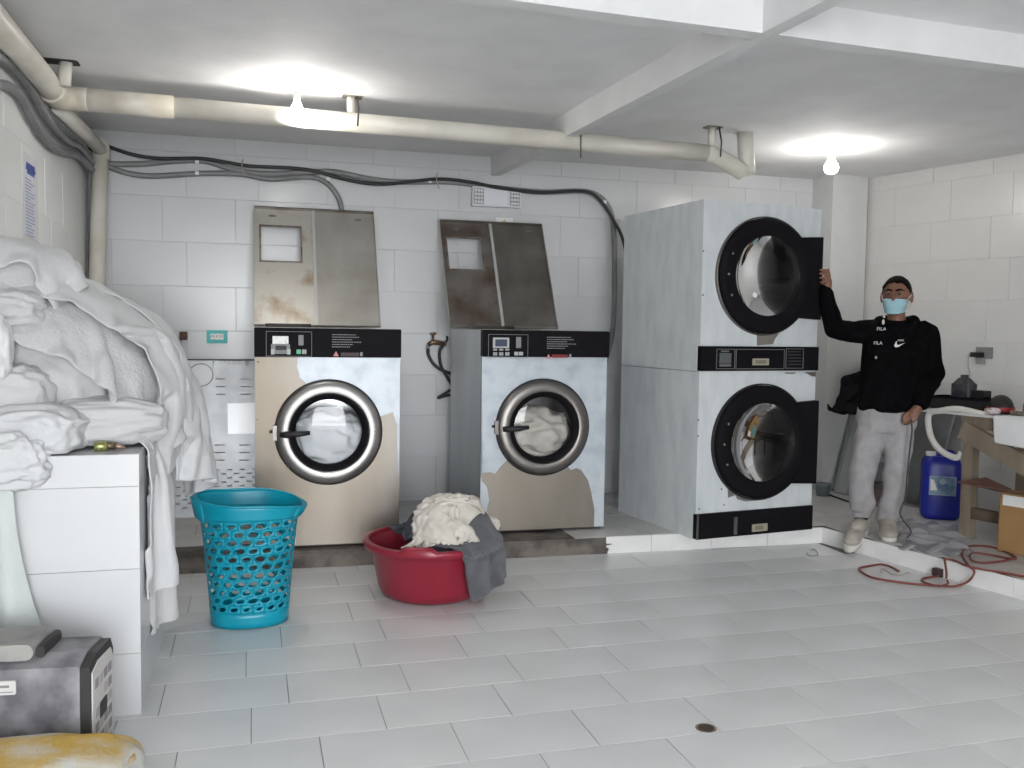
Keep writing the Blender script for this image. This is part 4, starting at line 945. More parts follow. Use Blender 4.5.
# ------------------------------------------------------------------ teal basket
def basket():
    cx, cy = atZ(250, 620, 0).x, 4.385
    t = thing('laundry_basket', 'tall teal plastic laundry basket with oval holes on the floor', 'basket', (cx, cy, 0), 0)
    mt = mat('teal_basket_plastic', (.0, .30, .42), .35, var=.08, vscale=6)
    HB = .575
    def surf(u, z):     # u 0..1 around, z 0..HB
        a = 2*PI*u; f = z/HB
        rx = .175+.045*f+.012*f**4; ry = .150+.030*f+.010*f**4
        ex = .12*max(0, f-.86)/.14
        rr = 1+ex*max(0, abs(math.cos(a))-.55)
        ss = 2.4
        cs, sn = math.cos(a), math.sin(a); k = (abs(cs)**ss+abs(sn)**ss)**(-1/ss)
        return Vector((rx*cs*k*rr, ry*sn*k*rr, z))
    m = MB(); NC, n = 21, 16
    zlo, zhi = .075, .505; NR = 11; dz = (zhi-zlo)/NR
    rng = random.Random(4)
    for r_ in range(NR):
        for k in range(NC):
            uo = (.5 if r_ % 2 else 0); u0, u1 = (k+uo)/NC, (k+1+uo)/NC; z0, z1 = zlo+r_*dz, zlo+(r_+1)*dz
            um, zm = (u0+u1)/2, (z0+z1)/2; hu, hz = (u1-u0)/2, (z1-z0)/2
            big = rng.uniform(.62, 1.0)*(.75 if r_ == 0 else 1); tilt = rng.uniform(.35, .8); el = rng.uniform(.60, .85)
            out, inn = [], []
            for i in range(n):
                s_ = i/n*4; e = int(s_); f = s_-e
                q = [(-1+2*f, -1), (1, -1+2*f), (1-2*f, 1), (-1, 1-2*f)][e]
                a = math.atan2(q[1], q[0]); 
                x_, y_ = math.cos(a-tilt)*big, math.sin(a-tilt)*big*el
                qx, qy = x_*math.cos(tilt)-y_*math.sin(tilt), x_*math.sin(tilt)+y_*math.cos(tilt)
                out.append(surf(um+q[0]*hu, zm+q[1]*hz)); inn.append(surf(um+qx*hu*.96, zm+qy*hz*.96))
            m.add(out+inn, [(i, (i+1) % n, n+(i+1) % n, n+i) for i in range(n)], True)
    def band(za, zb, nz, wav=0):
        P = []
        for i in range(NC*4):
            u = i/(NC*4); row = []
            for j in range(nz+1):
                z = za+(zb-za)*j/nz
                p = surf(u, z)
                if wav: p.z += wav*(j/nz)*(.6*max(0, -math.cos(2*PI*u))**3 + .35*max(0, math.sin(2*PI*u)) - .55*max(0, math.cos(2*PI*u))**2)
                row.append(p)
            P.append(row)
        m.grid(P, closed_u=True)
    band(.004, zlo, 3); 
    ob = m.build('body', mt, t, fix=False)
    sd = ob.modifiers.new('s', 'SOLIDIFY'); sd.thickness = .003; sd.offset = 0
    m = MB(); band(zhi, HB, 5, .055); rim = m.build('rim_band', mt, t, fix=False); sd = rim.modifiers.new('s', 'SOLIDIFY'); sd.thickness = .004; sd.offset = 0
    def rp(u):
        p = surf(u, HB); p.z += .055*(.6*max(0, -math.cos(2*PI*u))**3 + .35*max(0, math.sin(2*PI*u)) - .55*max(0, math.cos(2*PI*u))**2); return p
    MB().tube([rp(i/72) for i in range(72)], .0065, 8, closed=True).build('rim', mt, t)
    bt = MB(); bt.add([surf(i/48, .004) for i in range(48)], [tuple(range(48))]); bt.build('bottom', mt, t)
    # side grips: a loop panel on each end
    for s_, dz_ in ((1, -.045), (-1, .02)):
        P = []
        for i in range(13):
            a = (i/12-.5)*1.2
            u = (a/(2*PI)) % 1 if s_ > 0 else (.5+a/(2*PI)) % 1
            b_ = surf(u, .49); tp = rp(u); o_ = Vector((s_*.028*math.cos(a*2.2), 0, 0))
            P.append([b_+o_*.2, b_+o_+Vector((0, 0, .02)), tp+o_*.8, tp])
        g = MB(); g.grid(P); go = g.build('grip', mt, t, fix=False); sd = go.modifiers.new('s', 'SOLIDIFY'); sd.thickness = .003
basket()
# ------------------------------------------------------------------ red basin with towels
BX, BY = .900, 4.625
t = thing('wash_basin', 'large round red plastic basin full of towels on the floor', 'basin', (BX, BY, 0))
M_redp = mat('red_plastic', (.27, .016, .035), .32, var=.08, vscale=5)
BH = .30
MB().lathe([(.001, .006), (.20, .006), (.235, .004), (.262, .02), (.283, .06), (.318, BH-.05), (.330, BH-.035), (.332, BH-.03), (.340, BH-.02), (.332, BH-.0), (.345, BH-.004)], 72).build('bowl', M_redp, t)
MB().lathe([(.331, BH-.045), (.352, BH-.043), (.362, BH-.012), (.358, BH-.002), (.345, BH), (.331, BH-.008)], 72).build('rim', M_redp, t)
for a0 in (math.radians(-112), math.radians(68)):
    P = []
    for i in range(15):
        f = i/14; a = a0+(f-.5)*.55; up = min(1, f*6, (1-f)*6)
        rr = [(.332, BH-.01), (.336, BH+.022*up), (.352, BH+.026*up), (.372, BH+.016*up-.004), (.368, BH-.022)]
        P.append([(r_*math.cos(a), r_*math.sin(a), z_) for r_, z_ in rr])
    MB().grid(P).build('handle', M_redp, t)
GB = 'towels in the red basin'
bc = [sd_cone((BX, BY, 0), .275, .366, BH-.01), sd_floor(.004)]
mound = sd_ell((BX+.10, BY+.02, .27), (.225, .235, .19))
blob('damp_towel', (BX+.10, BY+.02, .20), (.20, .24, .21), M_terryd, 'dark slate towel heaped in the middle of the basin', 'towel', GB, 71, .16, 2.2, flat=-.17)
P = drape(50, 50, .48, .56, lambda u, v: (BX+.02+v*.30+(u-.5)*.26, BY-.02-v*.26+(u-.5)*.36, .56+.02*math.sin(u*9)), bc+[mound], 150, .85, 77, .2, 6, jit=.04, pin=(45, .35))
P = crumple(P, .012, 8, .004, 20, 3, (1, 1, .6))
cloth_obj('grey_towel', P, M_terry, 'grey terry towel hanging over the right rim of the basin', 'towel', GB, .014)
P = drape(34, 40, .34, .40, lambda u, v: (BX-.16+u*.26, BY-.10+v*.32, .55), bc+[mound], 110, .9, 79, .2, 6, jit=.04)
P = crumple(P, .02, 7, .006, 16, 5)
cloth_obj('slate_towel', P, M_terryd, 'slate blue towel at the left side of the basin heap', 'towel', GB, .012)
P = drape(56, 50, .46, .40, lambda u, v: (BX-.12+u*.34, BY-.27+v*.34, .60+.05*math.sin(u*8)*math.cos(v*7)), bc+[sd_ell((BX+.09, BY+.02, .29), (.24, .25, .20))], 120, .8, 83, .10, 5, jit=.09)
P = crumple(P, .034, 8, .012, 19, 6)
cloth_obj('cream_cloth', P, M_cream, 'crumpled cream cloth lying on top of the basin towels', 'cloth', GB, .006)
blob('cream_cloth', (BX+.09, BY-.05, .487), (.105, .08, .04), M_cream, 'bunched cream cloth at the very top of the basin heap', 'cloth', GB, 88, .42, 2.6)
P = []
for i in range(9):
    row = []
    for j in range(22):
        v = j/21; a = math.radians(-128)+v*.12; r_ = .345-.24*v+.02*(i/8)
        row.append((BX+r_*math.cos(a)+.010*i, BY+r_*math.sin(a)+.004*i, BH+.012+.16*v**1.3-.03*math.sin(v*PI)+.006*math.sin(i+v*9)))
    P.append(row)
cloth_obj('white_strip', np.array(P), M_cream, 'white cloth strip trailing over the front left basin rim', 'cloth', GB, .006)
blob('cloth_tip', (BX+.345, BY+.15, .315), (.06, .04, .04), M_cream, 'corner of a pale cloth sticking out behind the grey towel', 'cloth', GB, 93, .3, 2.2)
# ------------------------------------------------------------------ dusty tool case and stained sack, front left
SX = -.74
t = thing('stained_sack', 'full white and yellow stained sack on the floor at front left', 'sack', (-.66, 2.60, 0))
ms = mat('stained_sacking', (.62, .61, .57), .85, c2=(.55, .36, .08), vscale=4.5, ramp=(.465, .64), bump=.5, bscale=60)
blob('body', (0, 0, .115), (.37, .20, .135), ms, None, None, None, 101, .07, 1.4, flat=-.108, power=.6, parent=t)
blob('gathered_fold', (.17, .0, .165), (.18, .13, .07), ms, None, None, None, 104, .08, 1.6, parent=t, rot=.4)
p0 = Vector((-.715, 2.99, .0))
t = thing('tool_case', 'dusty grey plastic tool case behind the stained sack', 'case', p0, math.radians(-7)); t.scale = (1, 1, 1.2)
mg = mat('dusty_grey_plastic', (.30, .295, .31), .7, c2=(.115, .11, .125), vscale=7, ramp=(.38, .60), bump=.2, bscale=40)
mg2 = mat('dust_coated_top', (.34, .335, .32), .85, c2=(.24, .235, .24), vscale=9, ramp=(.38, .6))
prof = [(-.11, 0), (.10, 0), (.12, .03), (.125, .19), (.09, .265), (.03, .30), (-.06, .30), (-.115, .25), (-.125, .03)]
def prism(x0, x1, pr, inset=0):
    c_ = (sum(a for a, b in pr)/len(pr), sum(b for a, b in pr)/len(pr)); pts = [((a-c_[0])*(1-inset)+c_[0], (b-c_[1])*(1-inset)+c_[1]) for a, b in pr]
    return MB().poly([(x0, a, b) for a, b in pts], 0, (x1-x0, 0, 0))
pr = [(a, b) for a, b in ((-.13, .03), (-.11, 0), (.12, 0), (.13, .03), (.13, .30), (.10, .335), (-.05, .34), (-.125, .322))]
prism(-.33, .235, pr).build('shell', mg, t)
prism(.235, .262, pr, .03).build('end_frame', M_dark, t)
prism(.262, .266, pr, .16).build('end_label', mat('label_grid', (.62, .60, .58), .6), t)
for r_ in range(6):
    for c_ in range(4):
        a = -.085+c_*.045; b = .06+r_*.038
        if not (r_ == 4 and c_ < 2): MB().box((.266, a, b), (.2672, a+.036, b+.024)).build('label_cell', mat('label_ink', (.28, .26, .27), .6) if (r_+c_) % 3 else mat('label_ink2', (.45, .42, .42), .6), t)
MB().rbox((.266, -.04, .16), (.268, .03, .20), .005, axis='x').build('label_logo', M_dark, t)
MB().rbox((-.32, -.10, .335), (.10, .08, .375), .02, axis='y').build('lid_ridge', mg2, t)
MB().rbox((.10, -.08, .335), (.125, .07, .365), .01, axis='y').build('lid_notch', M_dark, t)
MB().rbox((-.33, -.132, .262), (.062, -.122, .296), .004).build('name_strip', mat('strip_white', (.62, .61, .60), .5), t)
MB().box((-.06, -.1332, .280), (.045, -.132, .286)).build('strip_print', M_grey, t); MB().box((-.33, -.1332, .268), (.055, -.132, .270)).build('strip_line', M_grey, t)
MB().rbox((-.33, -.104, .343), (-.035, -.098, .367), .003).build('sticker', mat('sticker_blue', (.55, .62, .70), .5), t)
MB().box((.10, -.1315, .0), (.135, -.10, .05)).build('corner_foot', M_dark, t)
blob('paper_scrap', (-.93, 3.0, .395), (.06, .05, .02), M_sheetw, 'white crumpled scrap lying on top of the tool case', 'scrap', None, 111, .3, 2.2)
# ================================================================== the man at the dryer
from mathutils.bvhtree import BVHTree
M0 = Vector((3.90, 4.88, ZK)); MD = Vector((M0.x, M0.y, 0)).normalized(); MRt = Vector((MD.y, -MD.x, 0)); UP = Vector((0, 0, 1))
def mp(x, y, t=0): return onplane(x, y, M0+MD*t, MD)
def ellip(m, c, r, ax=(MRt, -MD, UP), nu=24, nv=16):
    rows = []
    for i in range(nv+1):
        th = PI*i/nv; row = []
        for k in range(nu):
            ph = 2*PI*k/nu
            row.append(Vector(c)+ax[0]*(r[0]*math.sin(th)*math.cos(ph))+ax[1]*(r[1]*math.sin(th)*math.sin(ph))+ax[2]*(r[2]*math.cos(th)))
        rows.append(row+[row[0]])
    m.grid(rows); return m
def limb(m, pts, rad, n=16, sub=5):
    # tapered limb with round ends
    P = catmull(pts, sub); rr = []
    for i in range(len(pts)-1):
        for k in range(sub): t = k/sub; rr.append(rad[i]*(1-t)+rad[i+1]*t)
    rr.append(rad[-1]); m.tube(P, rr, n)
    for p, r in ((P[0], rad[0]), (P[-1], rad[-1])): ellip(m, p, (r, r, r), nu=14, nv=10)
    return m
def loft(m, rings, n=28):
    # rings: (centre, rx, ry) in the man's axes, closed ends
    rows = []
    for c, rx, ry in rings:
        row = []
        for k in range(n+1):
            a = 2*PI*k/n; cs, sn = math.cos(a), math.sin(a); q = (abs(cs)**2.4+abs(sn)**2.4)**(-1/2.4)
            row.append(Vector(c)+MRt*(rx*cs*q)-MD*(ry*sn*q))
        rows.append(row)
    m.grid(rows); o = len(m.v)
    for row in (rows[0], rows[-1]): m.add(row[:-1], [tuple(range(n))])
    return m
def remesh(m, voxel, smooth=4, fold=0, fs=9, seed=0, stretch=(1, 1, 1)):
    me = bpy.data.meshes.new('tmp'); me.from_pydata([tuple(v) for v in m.v], [], m.f)
    bm = bmesh.new(); bm.from_mesh(me); bmesh.ops.remove_doubles(bm, verts=bm.verts, dist=1e-5); bmesh.ops.recalc_face_normals(bm, faces=bm.faces); bm.to_mesh(me); bm.free()
    ob = bpy.data.objects.new('tmp', me); col.objects.link(ob)
    r = ob.modifiers.new('r', 'REMESH'); r.mode = 'VOXEL'; r.voxel_size = voxel; r.use_smooth_shade = True
    s = ob.modifiers.new('s', 'SMOOTH'); s.factor = .5; s.iterations = smooth
    dg = bpy.context.evaluated_depsgraph_get(); out = bpy.data.meshes.new_from_object(ob.evaluated_get(dg)); bpy.data.objects.remove(ob)
    if fold:
        off = Vector((seed*2.3, seed, seed*.7))
        N_ = [v.normal.copy() for v in out.vertices]
        for v, nv_ in zip(out.vertices, N_):
            p = Vector((v.co.x*stretch[0], v.co.y*stretch[1], v.co.z*stretch[2])); w = noise.noise_vector(p*fs*.5+off)*.5
            k = 1-2.4*abs(noise.noise(p*fs+w+off)); v.co += nv_*fold*k
    out.materials.clear()
    for p in out.polygons: p.use_smooth = True
    return out
man = thing('person', 'man in black hoodie and blue face mask touching the tall dryer', 'person', M0)
INV = Matrix.Translation(-M0)
def mpart(name, me, material, parent=None):
    me.transform(INV); return link(name, me, material, parent or man)
M_skin = mat('skin', (.22, .105, .065), .55, var=.12, vscale=20)
M_hair = mat('black_hair', (.010, .008, .007), .85, spec=.08, bump=.6, bscale=180)
M_hood = mat('black_hoodie', (.0045, .004, .0048), .95, var=.3, vscale=20, bump=.2, bscale=150, spec=.05)
M_pants = mat('grey_sweatpants', (.36, .345, .35), .92, var=.14, vscale=16, bump=.35, bscale=200)
M_shoe = mat('beige_shoe', (.40, .37, .32), .7, var=.15, vscale=12)
M_sole = mat('pale_sole', (.62, .60, .55), .7)
# key joints
hd = mp(896.5, 296); dx_w = FD.px(822, 280, -.05)[0]
hz = FD.px(822, 279, -.05)[1]; HT_ = FD.w(dx_w, -.035, hz)            # the grip on the door edge
tH = (HT_-M0).dot(MD)
shL, shR = mp(870, 332), mp(925, 334)
elL = mp(834, 329, -.10); wrL = mp(825.5, 292, tH-.015)
elR = mp(934, 372, .04); wrR = mp(921, 403, -.10); hdR = mp(915, 412, -.12)
hipL, hipR = mp(877, 414, .0), mp(899, 414, .0); knL, knR = mp(863.5, 463, -.05), mp(897, 464, -.04)
ankL = Vector((3.800, 4.945, ZK+.09)); ankR = Vector((3.950, 4.880, ZK+.085))
toeL = Vector((3.60, 4.80, ZK-.045)); toeR = Vector((3.815, 4.69, ZK+.025))
# --- body: one continuous surface
b = MB()
yawh = math.radians(-10); hf = (-MD*math.cos(yawh)+MRt*math.sin(yawh)).normalized(); hr = hf.cross(UP)*-1; hr = Vector((-hf.y, hf.x, 0)); hr = hr if hr.dot(MRt) > 0 else -hr
AXH = (hr, hf, UP)
def hp(x, y, z): return hd + hr*x + hf*y + UP*z       # head space: x right in view, y forward, z up
ellip(b, hp(0, -.015, .022), (.082, .096, .098), AXH); ellip(b, hp(0, .012, -.045), (.062, .070, .085), AXH); ellip(b, hp(0, .045, -.105), (.032, .03, .025), AXH)
limb(b, [hp(0, .085, .012), hp(0, .098, -.018), hp(0, .102, -.03)], [.009, .013, .015])
for s in (-1, 1):
    ellip(b, hp(s*.088, -.012, -.008), (.012, .02, .036), AXH); ellip(b, hp(s*.045, .060, -.035), (.024, .022, .02), AXH)
    ellip(b, hp(s*.032, .078, .028), (.026, .012, .008), AXH)
limb(b, [mp(896, 312), mp(897, 326), mp(897, 340)], [.054, .056, .075])
ch = mp(897, 350); wa = mp(888, 392); pe = mp(887, 414)
loft(b, [(mp(897, 333), .14, .085), (ch, .175, .105), (wa, .145, .095), (pe, .155, .10), (mp(887, 422), .13, .09)])
limb(b, [shL, (shL+elL)/2, elL], [.052, .046, .04]); limb(b, [elL, (elL+wrL)/2, wrL], [.04, .036, .027])
limb(b, [shR, (shR+elR)/2, elR], [.052, .046, .04]); limb(b, [elR, (elR+wrR)/2, wrR], [.04, .036, .027])
for h, k, a in ((hipL, knL, ankL), (hipR, knR, ankR)): limb(b, [h, (h+k)/2, k], [.085, .075, .055]); limb(b, [k, (k+a)/2, a], [.055, .05, .036])
for a, t_ in ((ankL, toeL), (ankR, toeR)): limb(b, [a-UP*.02, a+(t_-a)*.35-UP*.012, a+(t_-a)*.62-UP*.015], [.034, .026, .018])
# hand on the door edge: palm beside the edge, fingers lying on the door face, thumb hooked up
fw = FD.ex; fn = -FD.ey
pc = HT_ + fw*.022 + fn*.035 - UP*.035
limb(b, [wrL, pc-UP*.01, pc+UP*.02], [.026, .033, .032])
for k, (dz, L_, cu_) in enumerate(((.045, .080, 0), (.026, .088, 0), (.004, .082, 0), (-.018, .066, 0))):
    base = pc + UP*(dz+.012) + fn*.012 - fw*.012
    tip = HT_ - fw*(L_*.45) + fn*.040 + UP*(dz*1.25)
    kn_ = HT_ + fw*.004 + fn*.052 + UP*(dz*1.12)
    limb(b, [base, kn_, kn_+(tip-kn_)*.55+fn*.004, tip], [.0105, .010, .0092, .008], 10, 4)
limb(b, [pc+fw*.012-fn*.004, pc+fw*.022+UP*.045-fn*.004, pc+fw*.012+UP*.095-fn*.006], [.013, .012, .0095], 10, 4)
# relaxed hand at the hip
dn = (hdR-wrR).normalized(); sd_ = MRt
limb(b, [wrR, hdR, hdR+dn*.02], [.026, .034, .032])
for k, (o_, L_) in enumerate(((-.027, .062), (-.009, .072), (.009, .068), (.026, .055))):
    base = hdR+sd_*o_+dn*.025-MD*.006
    limb(b, [base, base+dn*L_*.5-MD*.006, base+dn*L_*.85+MD*.010+sd_*(-.004), base+dn*L_*.98+MD*.026], [.0105, .010, .009, .008], 10, 4)
limb(b, [hdR-sd_*.02-dn*.01, hdR-sd_*.045+dn*.025-MD*.012, hdR-sd_*.040+dn*.05-MD*.014], [.014, .012, .0095], 10, 4)
body = mpart('body', remesh(b, .0045, 3), M_skin)
# --- face details
def hpart(name, m, material, parent=None):
    me = bpy.data.meshes.new(name); me.from_pydata([tuple(v) for v in m.v], [], m.f)
    bm = bmesh.new(); bm.from_mesh(me); bmesh.ops.recalc_face_normals(bm, faces=bm.faces); bm.to_mesh(me); bm.free()
    for p in me.polygons: p.use_smooth = True
    return mpart(name, me, material, parent)
for s in (-1, 1):
    e = hpart('eye', ellip(MB(), hp(s*.032, .077, .008), (.013, .010, .007), AXH), mat('shaded_eye_white', (.16, .13, .12), .4)); hpart('iris', ellip(MB(), hp(s*.032, .0845, .008), (.006, .004, .006), AXH), mat('dark_iris', (.015, .01, .008), .2), e)  # eye whites darkened: the shade under the brows is in their colour
    hpart('eyebrow', limb(MB(), [hp(s*.012, .092, .030), hp(s*.033, .090, .036), hp(s*.056, .076, .029)], [.005, .006, .004], 8), M_hair)
# hair cap
m = MB(); rows = []
for i in range(19):
    th = PI*.62*i/18; row = []
    for k in range(41):
        ph = 2*PI*k/40; d = Vector((math.sin(th)*math.cos(ph), math.sin(th)*math.sin(ph), math.cos(th)))
        fr_ = max(0, d.y); lim = .62-.38*fr_**1.2-.06*abs(d.x)
        t_ = min(th, PI*max(lim, .1)); d = Vector((math.sin(t_)*math.cos(ph), math.sin(t_)*math.sin(ph), math.cos(t_)))
        k_ = 1+.02*noise.noise(d*9); row.append(hp(d.x*.088*k_, -.015+d.y*.101*k_, .024+d.z*.106*k_))
    rows.append(row)
m.grid(rows); h_ = hpart('hair', m, M_hair); h_.modifiers.new('s', 'SOLIDIFY').thickness = .008
# mask
m = MB(); rows = []
for i in range(13):
    v = i/12; z = -.022-.092*v; row = []
    for k in range(21):
        u = k/20*2-1; a = u*1.25; bulge = .016*math.sin(v*PI)*(1-u*u)
        row.append(hp(.076*math.sin(a)*(1-.18*v), .018+(.088+bulge-.012*v)*math.cos(a)**.9, z+.012*u*u*(1 if v > .5 else -.2)+.003*math.sin(v*18)*(1-u*u)))
    rows.append(row)
m.grid(rows); mk = hpart('face_mask', m, mat('mask_blue', (.34, .54, .60), .8, var=.05, vscale=30)); mk.modifiers.new('s', 'SOLIDIFY').thickness = .003
for s in (-1, 1):
    hpart('ear_loop', MB().tube(catmull([hp(s*.071, .046, -.030), hp(s*.088, .005, .004), hp(s*.090, -.022, -.006), hp(s*.083, -.015, -.06), hp(s*.064, .04, -.10)], 5), .002, 6), M_white, mk)
# --- hoodie
b = MB()
loft(b, [(mp(897, 326), .085, .085), (mp(897, 331), .165, .105), (mp(897, 338), .200, .122), (mp(897, 352), .205, .138), (mp(893, 372), .193, .135), (mp(889, 392), .182, .130), (mp(886.5, 404), .180, .130), (mp(886.5, 411), .168, .122)])
limb(b, [mp(876, 336), shL, (shL+elL)/2-UP*.008, elL], [.085, .078, .066, .060]); limb(b, [elL, (elL+wrL)/2, wrL-UP*.005, wrL+(wrL-elL).normalized()*.012], [.060, .055, .043, .038])
limb(b, [mp(919, 338), shR, (shR+elR)/2, elR], [.085, .080, .069, .064]); limb(b, [elR, (elR+wrR)/2, wrR], [.064, .057, .046])
# hood gathered round the neck
nk = mp(896.5, 323, .015)
ring = [nk + MRt*(.098*math.cos(a)) - MD*(.088*math.sin(a)) + UP*(.012-.038*max(0, math.sin(a))) for a in [2*PI*k/20 for k in range(20)]]
b.tube(ring, .036, 12, closed=True); ellip(b, mp(896.5, 325, .09), (.115, .05, .06))
hoodie = mpart('hoodie', remesh(b, .008, 4, .0055, 11, 3, (1, 1, .6)), M_hood)
# --- sweatpants
b = MB()
loft(b, [(mp(886.5, 405), .160, .112), (mp(886.5, 414), .172, .122), (mp(886.5, 424), .172, .122), (mp(886.5, 431), .150, .11)])
mL, mR = (knL+ankL)/2, (knR+ankR)/2
limb(b, [mp(876, 420), (hipL+knL)/2, knL, mL, ankL+UP*.075, ankL+UP*.055], [.096, .092, .082, .076, .074, .058]); limb(b, [mp(898, 420), (hipR+knR)/2, knR, mR, ankR+UP*.035, ankR+UP*.012], [.096, .086, .074, .068, .068, .056])
mpart('sweatpants', remesh(b, .008, 5, .010, 8, 6, (1, 1, .7)), M_pants)
# --- socks and shoes
for a, t_, nm in ((ankL, toeL, 1), (ankR, toeR, 2)):
    mpart('sock', remesh(limb(MB(), [a+UP*.05, a-UP*.01], [.044, .044]), .006, 2), M_blackm)
    f = (t_-a); f.z = 0; f.normalize(); sdv = Vector((f.y, -f.x, 0)); pit = (t_.z-.025-(a.z-.085))/.22 if nm == 1 else 0
    def sp(x, y, z): return a-UP*.085 + f*x + sdv*y + UP*(z+pit*x)
    b = MB(); AX = (f, sdv, UP)
    ellip(b, sp(-.02, 0, .060), (.066, .054, .062), AX); ellip(b, sp(.05, 0, .066), (.085, .054, .052), AX); ellip(b, sp(.13, 0, .048), (.095, .058, .040), AX); ellip(b, sp(.185, 0, .042), (.060, .053, .032), AX)
    sh = mpart('shoe', remesh(b, .006, 4), M_shoe)
    b = MB(); rows = []
    out = []
    for k in range(28):
        q = 2*PI*k/28; x_ = .080+.172*math.cos(q); w_ = .053+.007*math.cos(q-.3); out.append((x_, w_*math.copysign(abs(math.sin(q))**.75, math.sin(q))))
    b.poly([sp(x_, y_, .0) for x_, y_ in out], 0, UP*.026)
    hpart('sole', b, M_sole, sh)
    for k in range(5): hpart('lace', limb(MB(), [sp(.05+.02*k, -.026, .094-.007*k), sp(.05+.02*k, 0, .105-.008*k), sp(.05+.02*k, .026, .094-.007*k)], [.004, .004, .004], 6, 3), M_sole, sh)
# --- chest prints, laid on the hoodie surface
dgm = hoodie.data; bv = BVHTree.FromPolygons([v.co+M0 for v in dgm.vertices], [p.vertices[:] for p in dgm.polygons])
def on_chest(x, y):
    d = ray(x, y).normalized(); hit = bv.ray_cast(CO, d); return hit[0] - d*.014 if hit[0] else mp(x, y, -.15)
M_logo = mat('white_print', (.62, .62, .62), .7)
for (x, y, s_) in ((881.5, 329, .030), (878, 343.2, .028)):
    p = on_chest(x, y); o = text_part('chest_print', 'FILA', s_, M_logo, man, p-M0, (PI/2, 0, math.atan2(MRt.y, MRt.x)), .001); 
sw = [(894, 345.8), (896.2, 341.2), (897, 341.4), (896.6, 344.4), (898.5, 345), (905.2, 342.6), (898.6, 346.9), (895.6, 347.4)]
pts = [on_chest(x, y) for x, y in sw]; c_ = sum(pts, Vector())/len(pts); pts = [onplane(x, y, c_-MD*.003, MD) for x, y in sw]
o = MB().poly([p-M0 for p in pts], 0, -MD*.002).build('chest_emblem', M_logo, man)
p = on_chest(900.5, 340.4); text_part('chest_print', 'NIKE', .017, M_logo, man, p-M0, (PI/2, 0, math.atan2(MRt.y, MRt.x)), .001, shear=.2)
p = on_chest(876, 357.5); MB().rbox((-.006, -.001, -.009), (.006, .001, .009), .004).build('chest_mark', M_print, man, p-M0, (0, 0, math.atan2(MRt.y, MRt.x)))
dcord = [mp(885.5, 316, -.14), mp(883, 321, -.15), mp(884.5, 325, -.15)]
for a_ in ((884, 317), (883.3, 322)): p = on_chest(*a_); ellip_m = ellip(MB(), p, (.008, .006, .016)); hpart('drawstring_toggle', ellip_m, M_sole)
# cord hanging beside the man's leg
wire('loose_cord', "dark cord hanging from the man's lowered hand to his shoe", 'cord', [hdR+dn*.05-MD*.05, mp(912, 430, -.18), mp(910, 448, -.17), mp(907, 475, -.16), mp(905, 498, -.15), mp(900, 514, -.14), Vector((3.98, 4.70, ZK+.06)), Vector((3.93, 4.68, ZK+.007)), Vector((3.98, 4.62, ZK+.006))], .005, mat('cord_dark', (.045, .04, .045), .6))
# ================================================================== right hand side: bench and clutter
RA = math.atan2(-RWD.y, -RWD.x)            # angle of the wall line
EX = -RWD; EN = RWN                          # along the wall (away), out of the wall
post = atZ(967, 538, ZK)
BZ = .905
M_wood = mat('weathered_wood', (.25, .205, .15), .8, c2=(.16, .125, .09), vscale=6, ramp=(.35, .65), bump=.3, bscale=50, stretch=(1, 1, .2))
bench = thing('wooden_workbench', 'rough timber workbench with white covering against the right wall', 'workbench', (post.x, post.y, ZK))
def bl(p): return Vector(p)-Vector((post.x, post.y, ZK))
def beam(name, a, b, w, h, material, parent):
    a, b = Vector(a), Vector(b); d = (b-a).normalized(); s = d.cross(UP); s = s.normalized() if s.length > .05 else EX.copy(); u = s.cross(d).normalized(); vs = []
    for e in (a, b):
        for i, j in ((-1, -1), (1, -1), (1, 1), (-1, 1)): vs.append(e+s*(i*w/2)+u*(j*h/2))
    return MB().add(vs, [(0, 1, 2, 3), (7, 6, 5, 4), (0, 4, 5, 1), (1, 5, 6, 2), (2, 6, 7, 3), (3, 7, 4, 0)]).build(name, material, parent)
bh = BZ-ZK
beam('post', (0, 0, 0), (0, 0, bh-.03), .070, .07, M_wood, bench)
far = bl(post+RWD*1.9); wd = .62
beam('post', far, far+UP*(bh-.03), .08, .075, M_wood, bench)
bk = -EN*wd
beam('post', bk, bk+UP*(bh-.03), .08, .075, M_wood, bench); beam('post', far+bk, far+bk+UP*(bh-.03), .08, .075, M_wood, bench)
beam('brace', Vector((0, 0, bh-.10))+EN*.05+EX*.03, far*.62+EN*.05+UP*(bh-.62), .045, .115, M_wood, bench)
beam('rail', EX*.06+UP*(bh-.05), far+UP*(bh-.05), .05, .09, M_wood, bench); beam('rail', UP*.17+EN*.01, far+UP*.17+EN*.01, .04, .07, mat('dark_wood', (.12, .085, .06), .8, var=.3, vscale=9), bench)
beam('rail', UP*(bh-.05), bk+UP*(bh-.05), .05, .08, M_wood, bench)
# top board running past the post towards the back
tp = MB(); a_, b_ = EX*.34, far; tpts = [a_+EN*.05, b_+EN*.05, b_+bk-EN*.02, a_+bk-EN*.02]
tp.poly([p+UP*(bh-.012) for p in tpts], 0, UP*.014).build('top_board', mat('bench_white', (.62, .61, .60), .6, var=.1, vscale=8), bench)
